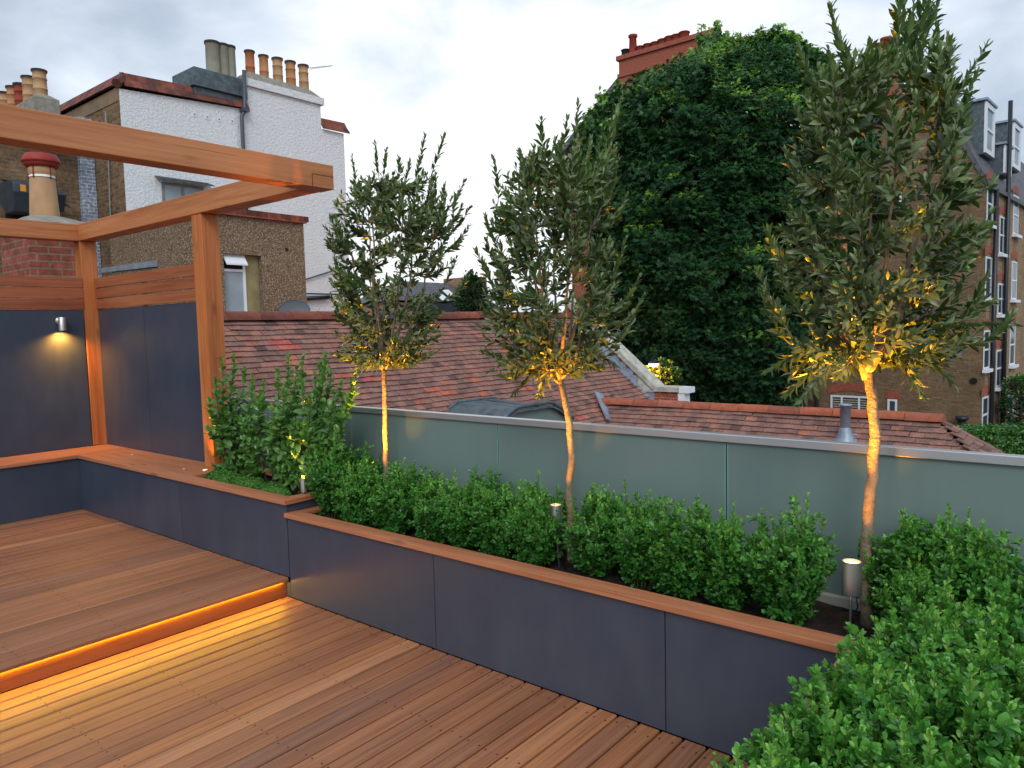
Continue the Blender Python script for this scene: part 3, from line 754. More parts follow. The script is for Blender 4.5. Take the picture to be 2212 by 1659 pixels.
# ---- the lower roof that runs towards the right
j = roofpt(1295, 872); QY = j.y; QZ = j.z; QX0 = j.x - .2; QX1 = at(2030, 893, 1, QY).x; QZ = at(1660, 877, 1, QY).z - .08
q0 = (-4.3, QY, -5)
lr = empty('low_tiled_house', q0, 0, 'low brick range with hipped lichened tile roof and orange half round ridge', 'house')
s2 = .78; c2 = 1 / math.sqrt(1 + s2*s2)
mb = MB(q0)
Lx = QX1 - QX0
sp = [(1900-1000, 0, 0, 0, 0)]
tile_field(mb, (QX0, QY, QZ), (1, 0, 0), (0, -c2, -s2*c2), (0, -s2*c2, c2), Lx + 3, 26,
           lambda a, s: (a < Lx + s*c2 + .02) and (QZ - s*s2*c2 < gx(QX0 + a) + .12) is not None and (QX0 + a > RX + (RZ - (QZ - s*s2*c2))/SL - .05), base=(0, .9))
O2 = Vector((QX1, QY, QZ))
tile_field(mb, O2 + Vector((0, 3, 0)), (0, -1, 0), (c2, 0, -s2*c2), (s2*c2, 0, c2), 6, 26,
           lambda a, s: abs(a - 3) < s*c2 + .03, base=(0, .9))
mb.build('roof_tiles', M['tiles2'], lr)
mb = MB(q0); D = 2.5*c2; zb = QZ - .03 - s2*D
mb.hexa([(QX0+1.2, QY-D, zb), (QX1+D, QY-D, zb), (QX1+D, QY+D, zb), (QX0+1.2, QY+D, zb), (QX0, QY-.01, QZ-.03), (QX1, QY-.01, QZ-.03), (QX1, QY+.01, QZ-.03), (QX0, QY+.01, QZ-.03)])
mb.build('roof_deck', M['gap'], lr)
mb = MB(q0); mb.box(QX0+1.4, QX1+D-.15, QY-D+.15, QY+D-.15, -5, zb-.003); mb.build('wall', M['brick_dull'], lr)
half_round('ridge', (QX0+.02, QY, QZ-.01), (QX1+.06, QY, QZ-.01), .10, lr, q0, .46, vals=[.65, .7, .5, .92, .66, .72, .74, .45, .68, .7, .7, .6, .3, .2, .25])
m = MB(q0)
vx = [QX0 + .0, QX0 + .35]
a = roofpt(1286, 858); b = roofpt(1312, 918)
m.obox((a + b)/2 + nvec*.10, (b - a)*.5, nvec*.012, (b - a).normalized().cross(nvec)*.085); m.build('valley_lead', M['lead'], lr)
vp = at(1826, 915, 1, QY - .42); vr = at(1826, 876, 1, QY - .42)
V0 = (vp.x, vp.y, vp.z - .4)
vt = empty('vent_pipe', V0, 0, 'grey galvanised vent pipe standing in a lead skirt on the low tiled roof', 'vent pipe')
m = MB(V0); m.lathe([(.066, -.35), (.066, vr.z - vp.z), (.082, vr.z - vp.z), (.082, vr.z - vp.z + .02), (.055, vr.z - vp.z + .02), (.055, .0)], vp, 20); m.build('pipe', M['lead'], vt)
zs = lambda y: QZ - s2*(QY - y)
m = MB(V0)
ya, yb = vp.y + .12, vp.y - .42
m.hexa([(vp.x-.20, yb, zs(yb)+.024), (vp.x+.20, yb, zs(yb)+.024), (vp.x+.12, ya, zs(ya)+.02), (vp.x-.12, ya, zs(ya)+.02), (vp.x-.22, yb, zs(yb)+.036), (vp.x+.22, yb, zs(yb)+.036), (vp.x+.12, ya, zs(ya)+.034), (vp.x-.12, ya, zs(ya)+.034)])
m.lathe([(.15, zs(vp.y) - vp.z + .0), (.10, zs(vp.y) - vp.z + .10), (.068, zs(vp.y) - vp.z + .22)], vp, 20)
m.build('lead_skirt', M['lead'], vt)

# ================================================================ WHITE HOUSE ON THE LEFT
def pot(name, x, y, z, h, r, mat, parent, org, bands=2, lip=1.12):
    pr = [(r*1.02, 0), (r*.98, h*.04)]
    for k in range(bands):
        t = .30 + .36*k; pr += [(r*(.97-.02*k), h*t), (r*1.03, h*(t+.012)), (r*1.03, h*(t+.035)), (r*(.96-.02*k), h*(t+.045))]
    pr += [(r*.93, h*.90), (r*lip, h*.925)]
    m = MB(org); m.lathe(pr, (x, y, z), 20); o = m.build(name, M[mat], parent)
    m = MB(org); m.lathe([(r*lip, h*.925), (r*lip*1.02, h*.94), (r*lip*1.02, h), (r*.8, h), (r*.78, h*.7), (.001, h*.7)], (x, y, z), 20); m.build('sooty_rim', M['soot'], o)
    return o
WX = -16.5; WY0, WY1 = 7.25, 13.25
wo = (WX - 3, 10, -5)
wh = empty('white_house', wo, 0, 'tall white roughcast house with brick side and red tiled parapet', 'house')
ez = 6.92
mb = MB(wo); mb.prism([(WX, WY0+.02, -5), (WX, WY1-.1, -5), (WX, WY1-.1, 7.0), (WX, 12.42, 7.0), (WX, 12.42, 7.55), (WX, 10.3, 7.55), (WX, 10.3, ez+.12), (WX, WY0+.02, ez-.06)], (-6, 0, 0)); mb.build('wall', M['white'], wh)
mb = MB(wo); mb.box(WX-.012, WX-6, WY0, WY0+.018, -5, 6.6); mb.build('side_wall', M['brick_brown'], wh)
mb = MB(wo); mb.box(WX-.012, WX-6, WY0-.015, WY0+.018, 6.603, 6.88); mb.build('side_band', M['render_tan'], wh)
# sloping red tiled parapet, front and side
def apron(name, p, q, inn, h, parent, org, mat='dark_tiles', rows=(0, 1)):
    """two courses of tiles leaning back from the line p-q"""
    p, q, inn = Vector(p), Vector(q), Vector(inn); L = (q-p).length; u = (q-p).normalized(); n = max(1, int(L/.17)); m = MB(org)
    for row in rows:
        for i in range(n):
            a = p + u*(L*i/n) + inn*(.5*row) + Vector((0,0,h*.5*row)); b = p + u*(L*(i+.985)/n) + inn*(.5*row) + Vector((0,0,h*.5*row))
            up = inn*.5 + Vector((0,0,h*.5)); o_ = -inn.normalized()*(.03 + random.uniform(0, .008))
            m.hexa([a, b, b+inn*.12, a+inn*.12, a+up*1.0, b+up*1.0, b+up+inn*.12, a+up+inn*.12] if row else [a+o_, b+o_, b+inn*.12, a+inn*.12, a+up, b+up, b+up+inn*.12, a+up+inn*.12], random.uniform(0, .9))
    m.mi = 0
    return m.build(name, M[mat], parent)
apron('parapet_tiles', (WX+.06, WY0+.12, ez), (WX+.06, 8.95, ez+.07), (-.22, 0, 0), .34, wh, wo)
apron('parapet_tiles', (WX+.06, 8.96, ez+.07), (WX+.06, 10.28, ez+.13), (-.22, 0, 0), .34, wh, wo, rows=(0,))
apron('parapet_tiles', (WX-6, WY0-.06, ez+.02), (WX-.12, WY0-.06, ez+.0), (0, .22, 0), .34, wh, wo)
mb = MB(wo); mb.tube([(WX+.05, WY0-.05, ez+.02), (WX-.17, WY0+.17, ez+.19), (WX-.39, WY0+.38, ez+.36)], [.10, .12, .05], 6, smooth=False); mb.build('parapet_hip_tile', M['dark_tiles'], wh)
apron('parapet_tiles', (WX+.06, 12.44, 7.0), (WX+.06, WY1+.06, 7.02), (-.2, 0, 0), .32, wh, wo)
mb = MB(wo); mb.box(WX-5.9, WX-.2, WY0+.2, 10.2, 6.7, ez+.36); mb.build('parapet_back', M['dark_tiles'], wh)
# right stack, white with mortar top and five pots
so2 = (WX-.4, 11.4, 7)
ws = empty('white_chimney', so2, 0, 'white roughcast chimney stack carrying five orange and buff clay pots', 'chimney')
mb = MB(so2); mb.box(WX-.7, WX+.004, 10.3, 12.42, 7.552, 7.60); mb.box(WX-.75, WX+.07, 10.26, 12.50, 7.603, 7.78); mb.build('stack', M['white'], ws)
mb = MB(so2); mb.hexa([(WX-.72, 10.32, 7.783), (WX+.04, 10.32, 7.783), (WX+.04, 12.44, 7.783), (WX-.72, 12.44, 7.783), (WX-.6, 10.42, 8.0), (WX-.1, 10.42, 8.0), (WX-.1, 12.2, 7.96), (WX-.6, 12.2, 7.96)]); mb.build('flaunching', M['mortar'], ws)
for k, (u, v0, v1, mt, bd) in enumerate(((541, 158, 111, 'clay_orange', 1), (571, 167, 121, 'clay', 1), (601, 177, 127, 'clay_buff', 2), (629, 184, 134, 'clay', 2), (657, 191, 142, 'clay_buff', 2))):
    a = at(u, v0, 0, WX-.35); b = at(u, v1, 0, WX-.35); pot('chimney_pot', WX-.35, a.y, a.z-.06, b.z-a.z+.06, .115 + .012*(k > 1), mt, ws, so2, bd)
p = at(668, 150, 0, WX-.6); q = at(718, 142, 0, WX-.6)
ao = tuple(p); an = empty('tv_aerial', ao, 0, 'thin multi element television aerial beside the last clay pot', 'aerial')
m = MB(ao); m.tube([(p.x, p.y-.1, p.z-.9), (p.x, p.y-.1, p.z+.05)], .012, 6); m.build('mast', M['wire'], an)
m = MB(ao); m.tube([(p.x, p.y-.15, p.z-.01), q], .008, 5)
for i in range(9):
    c = p.lerp(q, (i+.5)/9); m.tube([c + Vector((-.09, 0, 0)), c + Vector((.09, 0, 0))], .004, 4); m.tube([c, c + Vector((0, 0, .05))], .004, 4)
m.build('boom', M['wire'], an)
# dark lead clad stack with three cream pots
so3 = (WX-.6, 9.6, 7); ds = empty('dark_chimney', so3, 0, 'squat chimney clad in dark lead with three stone coloured pots', 'chimney')
mb = MB(so3); mb.box(WX-1.15, WX-.10, 9.0, 10.25, 6.90, 7.33); mb.build('stack', M['lead_dark'], ds)
mb = MB(so3); mb.box(WX-1.2, WX-.02, 8.93, 10.27, 7.333, 7.56); mb.build('stack_band', M['lead_dark'], ds, bevel=.01)
mb = MB(so3); mb.box(WX-1.12, WX-.08, 9.0, 10.22, 7.563, 7.78); mb.build('stack_top', M['lead'] and M['lead_dark'], ds, bevel=.02)
for u, v0, v1, r in ((461, 152, 92, .17), (483, 155, 97, .14), (499, 160, 101, .13)):
    a = at(u, v0, 0, WX-.45); b = at(u, v1, 0, WX-.45); pot('chimney_pot', WX-.45, a.y, 7.74, b.z-7.74, r, 'clay_cream', ds, so3, 0, 1.04)
# black down pipe between the stacks
m = MB(wo)
m.tube([at(527, 152, 0, WX+.12), at(529, 238, 0, WX+.12), at(522, 252, 0, WX+.10), at(526, 330, 0, WX+.10), at(533, 470, 0, WX+.1)], .045, 10); m.build('down_pipe', M['pipe_grey'], wh)
m = MB(wo); a = at(529, 236, 0, WX+.12); m.box(WX+.02, WX+.2, a.y-.08, a.y+.08, a.z-.06, a.z+.02)
m.build('rainwater_hopper', M['pipe_grey'], wh)
for u, v in ((420, 247), (447, 253), (473, 258), (501, 262)):
    a = at(u, v, 0, WX); m = MB(wo); m.box(WX+.001, WX+.012, a.y-.05, a.y+.05, a.z-.055, a.z+.055); o = m.build('wall_plate', M['white_paint'], wh)
    m = MB(wo); m.tube([(WX+.01, a.y, a.z), (WX+.02, a.y, a.z)], .02, 8); m.build('bolt', M['grey_paint'], o)
# small window with corrugated canopy
a = at(348, 393, 0, WX); b = at(440, 440, 0, WX)
m = MB(wo); m.box(WX+.001, WX+.03, a.y, b.y, b.z-.6, a.z); wf = m.build('window_frame', M['grey_paint'], wh)
m = MB(wo); m.box(WX+.031, WX+.036, a.y+.06, a.y+.42, b.z-.55, a.z-.06); m.box(WX+.031, WX+.036, a.y+.5, b.y-.06, b.z-.55, a.z-.06); m.build('pane', M['pane_frost'], wf)
m = MB(wo); y = a.y - .14
while y < b.y + .12:
    m.hexa([(WX, y, a.z+.10), (WX+.28, y, a.z+.0), (WX+.28, y+.035, a.z+.0), (WX, y+.035, a.z+.10), (WX, y, a.z+.13), (WX+.28, y, a.z+.03), (WX+.28, y+.035, a.z+.018), (WX, y+.035, a.z+.118)]); y += .045
m.build('corrugated_canopy', M['lead_dark'], wh)
# pipes lower right
a = at(714, 470, 0, WX+.0); m = MB(wo); m.tube([(WX+.0, a.y, a.z), (WX+.35, a.y+.0, a.z+.02)], .05, 10); m.build('waste_pipe', M['pipe'], wh)
m = MB(wo); m.tube([at(655, 605, 0, WX+.05), at(722, 584, 0, WX+.05)], .02, 6); m.build('thin_pipe', M['pipe_grey'], wh)
m = MB(wo); m.tube([at(655, 634, 0, WX+.08), at(730, 636, 0, WX+.08)], .02, 6); m.tube([at(655, 645, 0, WX+.1), at(712, 642, 0, WX+.1)], .055, 8); m.build('waste_pipe', M['pipe'], wh)

# ---- pebbledashed back extension
EX = -13.6; ey0, ey1, ez1 = 6.88, 9.66, 3.98
eo = (-15, 8, -5)
ex = empty('pebbledash_extension', eo, 0, 'brown pebbledashed flat roofed extension in front of the white house', 'house')
mb = MB(eo)
wa = at(487, 545, 0, EX); wb = at(571, 684, 0, EX); wy0, wy1, wz0, wz1 = wa.y-.05, wb.y, wb.z-.1, wa.z-.02
mb.box(EX, EX-.3, wy1, ey1, -5, ez1); mb.box(EX, EX-.3, ey0, wy0, -5, ez1); mb.box(EX-.0005, EX-.3, wy0, wy1, wz1, ez1); mb.box(EX-.0005, EX-.3, wy0, wy1, -5, wz0)
mb.box(EX-.3, WX+.02, ey1-.3, ey1, -5, ez1-.002); mb.box(EX-.301, -16.48, ey0+.001, ey0+.3, -5, ez1-.002); mb.box(EX-.3, WX+.02, ey0+.3, ey1-.3, 3.5, 3.7)
mb.build('wall', M['pebble'], ex)
mb = MB(eo); y = ey0 - .02
while y < ey1 + .02: 
    mb.box(EX+.05, EX-.3, y, y+.105, ez1+.003, ez1+.115, random.random()); y += .112
mb.box(EX+.07, EX-.3, ey0-.03, ey1+.04, ez1-.03, ez1+.0015); mb.build('brick_coping', M['dark_tiles'], ex)
mb = MB(eo); mb.box(EX-.13, EX-.16, wy0+.53, wy1, wz0, wz1); mb.build('window_reveal', M['reveal'], ex)
mb = MB(eo); y1_ = wy0 + .52
def frame(mb, x0, x1, ya, yb, za, zb, w):
    mb.box(x0, x1, ya, ya+w, za, zb); mb.box(x0, x1, yb-w, yb, za, zb); mb.box(x0, x1, ya+w, yb-w, za, za+w); mb.box(x0, x1, ya+w, yb-w, zb-w, zb)
frame(mb, EX-.10, EX-.16, wy0, y1_, wz0+.04, wz1-.0, .055); mb.box(EX-.10, EX-.158, wy0+.055, y1_-.055, wz1-.34, wz1-.29); wfr = mb.build('window_frame', M['white_paint'], ex)
mb = MB(eo); mb.box(EX-.125, EX-.13, wy0+.05, y1_-.05, wz0+.09, wz1-.34); mb.build('lower_pane', M['pane_frost'], wfr)
mb = MB(eo); mb.box(EX-.125, EX-.13, wy0+.05, y1_-.05, wz1-.29, wz1-.05); mb.build('upper_pane', M['gap'], wfr)
mb = MB(eo); mb.hexa([(EX+.04, wy0+.04, wz1-.22), (EX+.04, y1_-.02, wz1-.22), (EX-.09, y1_-.02, wz1-.05), (EX-.09, wy0+.04, wz1-.05), (EX+.04, wy0+.04, wz1-.19), (EX+.04, y1_-.02, wz1-.19), (EX-.09, y1_-.02, wz1-.02), (EX-.09, wy0+.04, wz1-.02)]); mb.build('open_top_light', M['white_paint'], wfr)
mb = MB(eo); mb.box(EX+.03, EX-.12, wy0-.02, y1_+.1, wz0, wz0+.04); mb.build('sill', M['white_paint'], wfr)
a = at(700-.1, 540, 0, EX)
a = at(622, 540, 0, EX); m = MB(eo); a = at(619, 539, 0, EX); m.tube([(EX-.0, a.y, a.z), (EX+.01, a.y, a.z)], .035, 12); m.build('vent_hole', M['gap'], ex)
m = MB(eo); a = at(215, 590, 1, ey0-.02); b = at(338, 562, 1, ey0-.02); m.prism([(a.x, ey0-.003, a.z), (b.x, ey0-.003, b.z-.12), (b.x, ey0-.003, b.z), (a.x, ey0-.003, a.z+.10)], (0, -.03, 0)); m.build('lead_flashing', M['lead'], ex)
# satellite dish
dc_ = at(636, 671, 0, EX+.5); DO = tuple(dc_)
sd_ = empty('satellite_dish', DO, 0, 'dark grey oval satellite dish seen just over the red tile ridge', 'satellite dish')
m = MB(DO); rx, rz_ = .31, .235; vs = []; fs = []
axn = (CAM - dc_).normalized(); axn = Vector((axn.x, axn.y, .35)).normalized(); su = axn.cross(Vector((0, 0, 1))).normalized(); sv_ = su.cross(axn)
vs.append(dc_ - axn*.05)
for i in range(1, 6):
    for k in range(28):
        an_ = 2*math.pi*k/28; t = i/5; vs.append(dc_ - axn*.05*(1-t*t) + su*rx*t*math.cos(an_) + sv_*rz_*t*math.sin(an_))
fs += [(0, 1+k, 1+(k+1) % 28) for k in range(28)]
for i in range(4):
    for k in range(28): fs.append((1+i*28+k, 1+(i+1)*28+k, 1+(i+1)*28+(k+1) % 28, 1+i*28+(k+1) % 28))
m.add(vs, fs, .5, True)
m.tube([dc_ + su*rx*math.cos(2*math.pi*k/28) + sv_*rz_*math.sin(2*math.pi*k/28) for k in range(29)], .008, 5)
m.build('reflector', M['dish'], sd_)
m = MB(DO); m.tube([dc_ - sv_*rz_, dc_ - sv_*rz_*1.1 + axn*.3], .012, 6); m.build('feed_arm', M['pipe'], sd_)
m = MB(DO); m.tube([dc_ - axn*.06, dc_ - axn*.3 + su*.1 - Vector((0,0,.3)), (EX, dc_.y, dc_.z-.35)], .02, 8); m.build('bracket', M['pipe'], sd_)

# ================================================================ BROWN BRICK HOUSE AT THE FAR LEFT
BX = -18.0; bo = (BX-3, 3, -5)
bh = empty('brown_brick_house', bo, 0, 'dark brown stock brick house wall at the far left behind the pergola', 'house')
mb = MB(bo); mb.box(BX, BX-5, -14, 6.93, -5, 6.35); mb.build('wall', M['brick_brown'], bh)
mb = MB(bo); mb.box(BX+.14, BX-.3, 6.935, 7.235, -5, 6.5); mb.build('painted_pier', M['brick_paint'], bh)
a = at(6, 388, 0, BX); b = at(64, 478, 0, BX)
mb = MB(bo); mb.box(BX+.002, BX+.006, a.y, b.y+.35, b.z, a.z-.0); mb.build('window_opening', M['gap'], bh)
mb = MB(bo)
mb.box(BX+.003, BX+.02, a.y-.05, b.y+.4, a.z+.003, a.z+.25); mb.build('lintel', M['brick_dull'], bh)
p0_ = at(204, 250, 0, BX+.2)
mb = MB(bo); y = 7.245; pts = [at(228, 240, 1, 7.2), at(234, 340, 1, 7.2), at(238, 460, 1, 7.2), at(243, 600, 1, 7.2)]
mb.tube(pts, .012, 6); mb.build('thin_cable', M['wire'], bh)
# chimney with a row of eight pots running back
ls = (BX-1.5, 6.1, 6.3); lc = empty('left_chimney', ls, 0, 'long rendered chimney stack with a receding row of eight clay pots', 'chimney')
q = at(120, 240, 0, BX+.6)
cy0, cy1 = 5.83, 6.50
cx1 = -17.3
mb = MB(ls); a = at(125, 240, 0, cx1); b = at(73, 240, 0, cx1); mb.box(cx1, cx1-5, b.y+.04, a.y-.04, 6.0, a.z-.12); mb.build('stack', M['render_tan'], lc)
mb = MB(ls); zt_ = at(120, 206, 0, cx1).z; mb.box(cx1+.05, cx1-5.1, b.y-.01, a.y+.03, a.z-.117, zt_-.10); mb.build('stack_cap', M['mortar'], lc, bevel=.01)
mb = MB(ls); mb.hexa([(cx1+.03, b.y, zt_-.097), (cx1-5.1, b.y, zt_-.097), (cx1-5.1, a.y+.02, zt_-.097), (cx1+.03, a.y+.02, zt_-.097), ][0:4] + [(cx1-.1, b.y+.12, zt_-.0), (cx1-5, b.y+.12, zt_-.0), (cx1-5, a.y-.12, zt_-.0), (cx1-.1, a.y-.12, zt_-.0)]); mb.build('flaunching', M['mortar'], lc)
pb = at(88, 206, 0, cx1-.35); ptop = at(86, 152, 0, cx1-.35)
step = [0, .55, 1.0, 1.42, 1.95, 2.45, 3.0, 3.6]; mts = ['clay_buff', 'clay_buff', 'clay_red', 'clay', 'clay_buff', 'clay_buff', 'clay_buff', 'clay']
for k in range(8):
    pot('chimney_pot', cx1-.35-step[k]*1.1, pb.y, zt_-.03, (ptop.z-zt_+.03)*(1 if k != 2 else .93), .135, mts[k], lc, ls, 2, 1.1)
# coiled cables between the two houses
cb = at(128, 238, 0, -17.3); co = tuple(cb); cbm = MB(co)
for i in range(7):
    pts = []
    for k in range(22):
        t = k/21; y_ = cb.y - .02 + (.62 - .03*i)*t; zz = cb.z + .12 - .28*t + (.16 - .03*i)*math.sin(math.pi*t) - (.35*max(0, t-.7)) + .012*math.sin(9*t+i)
        pts.append((cb.x - .03*i + .02*math.sin(5*t+i*2), y_, zz))
    cbm.tube(pts, .018, 6)
tag(cbm.build('cable_coil', M['wire']), 'loose coil of grey cables hanging between the two houses', 'cables')
m = MB((0,0,0)); q = at(178, 250, 1, 7.1); 
# extractor unit hung outside the window
u0 = at(12, 392, 0, -17.2); u1 = at(146, 470, 0, -17.2); UOo = (-17.4, (u0.y+u1.y)/2, u1.z)
eu = empty('extractor_unit', UOo, 0, 'faceted dark grey extractor casing fixed on the brown brick wall behind the clay pot', 'extractor')
m = MB(UOo); ya, yb, za, zb = u0.y-.02, u1.y, u1.z, u0.z+.02
m.prism([(-17.97, ya+.1, za+.35), (-17.6, ya+.1, za+.02), (-17.2, ya+.12, za+.02), (-17.05, ya+.1, za+.40), (-17.05, ya+.1, zb-.05), (-17.2, ya+.1, zb+.04), (-17.97, ya+.1, zb+.05)], (0, yb-ya-.35, 0)); m.build('casing', M['unit'], eu, bevel=.015)
m = MB(UOo); m.prism([(-17.9, yb-.24, za+.35), (-17.3, yb-.24, za+.12), (-17.1, yb-.24, za+.45), (-17.3, yb-.24, zb-.05), (-17.9, yb-.24, zb-.05)], (0, .22, 0)); m.build('cowl_end', M['unit'], eu, bevel=.015)
m = MB(UOo); m.box(-17.055, -17.045, ya+.22, ya+.32, za+.42, za+.55); m.build('warning_label', M['orange_sticker'], eu)
m = MB(UOo); m.tube([(-17.4, yb-.0, zb-.3), (-17.2, yb+.12, za+.2), (-17.1, yb+.2, za-.1)], .02, 6); m.build('support_rod', M['stem'], eu)

# ================================================================ NEAR BRICK FLUE WITH THE BIG CLAY POT
FX = -8.6; f0 = (FX-.4, 3.05, -5)
fs_ = empty('flue_stack', f0, 0, 'worn red brick flue with large buff clay pot and red metal cowl', 'chimney')
ya = at(66, 560, 0, FX).y; yb = 3.42
mb = MB(f0); mb.box(FX, FX-.85, ya, yb, -5, 2.76); mb.build('stack', M['brick_red2'], fs_)
mb = MB(f0); mb.prism([(FX+.06, ya-.05, 2.76), (FX+.06, yb+.05, 2.76), (FX+.06, yb+.05, 2.80), (FX+.06, ya-.05, 2.80)], (-.97, 0, 0))
mb.build('oversail', M['brick_red2'], fs_)
pc = at(97, 467, 0, FX-.4); 
mb = MB(f0)
zf = 2.803; hx0, hx1, hy0, hy1 = FX+.05, FX-.9, ya-.04, yb+.04; ctr = (FX-.4, pc.y)
ring0 = [(hx0, hy0), (hx1, hy0), (hx1, hy1), (hx0, hy1)]
vs = []
N = 32
for j_, (t, z) in enumerate(((1, 0), (.86, .03), (.62, .065), (.44, .095), (.30, .115))):
    for k in range(N):
        an_ = 2*math.pi*k/N; cx_, sy_ = math.cos(an_), math.sin(an_); m_ = max(abs(cx_), abs(sy_)); hx, hy = (hx0-hx1)/2, (hy1-hy0)/2
        sqx, sqy = cx_/m_*hx, sy_/m_*hy; f = t
        x = ctr[0] + (sqx*t*t + cx_*.42*t*(1-t)*1.2 + cx_*.02)*1.0; y = ctr[1] + (sqy*t*t + sy_*.42*t*(1-t)*1.2 + sy_*.02) + ((hy0+hy1)/2-ctr[1])*t*t
        vs.append((x, y, zf + z + random.uniform(-.003, .003)))
fsx = [(j_*N+k, j_*N+(k+1) % N, (j_+1)*N+(k+1) % N, (j_+1)*N+k) for j_ in range(4) for k in range(N)]
mb.add(vs, fsx, .5, True); mb.build('flaunching', M['mortar'], fs_)
za = pc.z - .02; hh = at(97, 362, 0, FX-.4).z - za
mb = MB(f0); mb.lathe([(.145, 0), (.142, .02), (.118, hh*.82), (.116, hh*.83), (.128, hh*.86), (.128, hh*.96), (.118, hh)], (ctr[0], ctr[1], za), 32); po = mb.build('clay_pot', M['clay_buff'], fs_)
mb = MB(f0); mb.lathe([(.1275, hh*.78), (.1225, hh*.785), (.1225, hh*.82), (.1175, hh*.825)], (ctr[0], ctr[1], za), 32); mb.build('white_band', M['white_paint'], po)
mb = MB(f0)
for k in range(5):
    an_ = k*2*math.pi/5 + .3; c = (ctr[0]+.134*math.cos(an_), ctr[1]+.134*math.sin(an_)); mb.tube([(c[0], c[1], za+hh*.75), (c[0], c[1], za+hh*.99)], .006, 5)
mb.build('cowl_strap', M['cowl'], fs_)
mb = MB(f0); mb.lathe([(.12, hh-.01), (.150, hh-.005), (.168, hh+.02), (.168, hh+.035), (.182, hh+.04), (.184, hh+.055), (.168, hh+.095), (.150, hh+.122), (.146, hh+.128), (.001, hh+.134)], (ctr[0], ctr[1], za), 32); mb.build('cowl', M['cowl'], fs_)
# ================================================================ BRICK APARTMENT BLOCK ON THE RIGHT (turned four degrees)
AC = atd(2125, 700, 25.5); AC.z = 0
th = R(-4.0)
ax = Vector((math.cos(th), math.sin(th), 0)); ay = Vector((-math.sin(th), math.cos(th), 0))
def loc(p):
    d = Vector(p) - AC; return Vector((d.dot(ax), d.dot(ay), p[2]))
def gab(u, v, y=0): return loc(atp(u, v, AC + ay*y, ay))      # on the end wall, local y
def fac(u, v, x=0): return loc(atp(u, v, AC + ax*x, ax))      # on the long front, local x
ab = empty('brick_apartment_block', (AC.x, AC.y, 0), th, 'four storey yellow brown brick block with slate mansard and white sash windows', 'building')
class LB(MB):
    def build(s, name, mats, parent=None, **k): return MB.build(s, name, mats, parent or ab, **k)
ze = gab(2105, 400).z; zt = gab(2070, 215).z + .1
xl = gab(1766, 800).x
m = LB(); m.prism([(0, 0, -5), (xl, 0, -5), (xl, 0, zt-.6), (-5.2, 0, zt+.9), (-1.45, 0, zt-.1), (0, 0, ze)], (0, .3, 0)); m.build('end_wall', M['brick_dull'])
m = LB(); m.box(-.3, 0, .303, 26, -5, ze); m.build('front_wall', M['brick_tan'])
m = LB(); m.box(xl, -.303, .303, 26, -5, ze-.01); m.build('core', M['brick_dull'])
m = LB(); m.prism([(.06, .02, ze), (-1.30, .02, zt-.1), (-5.2, .02, zt+1.0), (-5.2, .02, zt+.8), (-6, .02, ze)], (0, 26, 0)); m.build('mansard_roof', M['slates'])
m = LB(); m.prism([(.12, -.04, ze-.02), (-1.44, -.04, zt-.05), (-1.58, -.04, zt-.12), (-.02, -.04, ze-.05)], (0, .1, 0)); m.build('verge_trim', M['slate'])
m = LB(); m.prism([(-1.40, -.05, zt-.06), (-5.2, -.05, zt+.96), (-5.2, -.05, zt+1.06), (-1.40, -.05, zt+.06)], (0, .12, 0)); m.build('verge_board', M['dark_tiles'])
m = LB(); m.box(.003, .14, 0, 26, ze-.16, ze-.02); m.build('gutter', M['pipe'])
# string course on the end wall
m = LB(); zc = gab(1950, 415).z - .35; m.box(xl, -.1, -.03, -.002, zc, zc+.05); m.build('string_course', M['slate'])
def sash(y0, y1, z0, z1, arch=True):
    m = LB(); m.box(-.12, .004, y0, y1, z0, z1); m.build('window_recess', M['gap'])
    m = LB(); w_ = .06
    m.box(.006, .03, y0, y0+w_, z0, z1); m.box(.006, .03, y1-w_, y1, z0, z1); m.box(.006, .03, y0+w_, y1-w_, z0, z0+w_); m.box(.006, .03, y0+w_, y1-w_, z1-w_, z1); m.box(.006, .034, y0+w_, y1-w_, (z0+z1)/2-.03, (z0+z1)/2+.03)
    f = m.build('window_frame', M['white_paint'])
    m = LB(); m.box(.006, .012, y0+w_, y1-w_, z0+w_, z1-w_); m.build('pane', M['pane'], f)
    m = LB(); m.box(.003, .16, y0-.1, y1+.1, z0-.12, z0-.01); m.build('sill', M['white_paint'], f)
    if arch:
        m = LB(); n = 7; pts = []
        for k in range(n+1):
            t = k/n; pts.append((.008, y0-.12+(y1-y0+.24)*t, z1+.02+.12*math.sin(math.pi*t)))
        m.prism(pts + [(p[0], p[1]*1, p[2]+.26) for p in pts[::-1]], (.01, 0, 0)); m.build('arch', M['arch_red'])
cols = [((2132, 2143), [(392, 485), (554, 644), (714, 797), (858, 935)]), ((2160, 2168), [(466, 548), (612, 679), (756, 836)]), ((2189, 2200), [(420, 506), (564, 647), (701, 788), (845, 922)])]
ys_ = []
for (u0, u1), rows in cols:
    y0, y1 = None, None
    for v0, v1 in rows:
        du = (v0 - 400) * -.017
        a = fac(u0 + du, v0); b = fac(u1 + du, v0); c = fac(u0 + du, v1)
        if y0 is None: y0, y1 = a.y, a.y + max(.95, min(b.y - a.y, 1.3))
        sash(y0, y1, fac(u0+du, v1).z * 1.0, a.z)
    ys_.append((y0, y1))
for k in range(3, 7):
    for (v0, v1) in ((430, 510), (570, 650), (705, 788)):
        pass
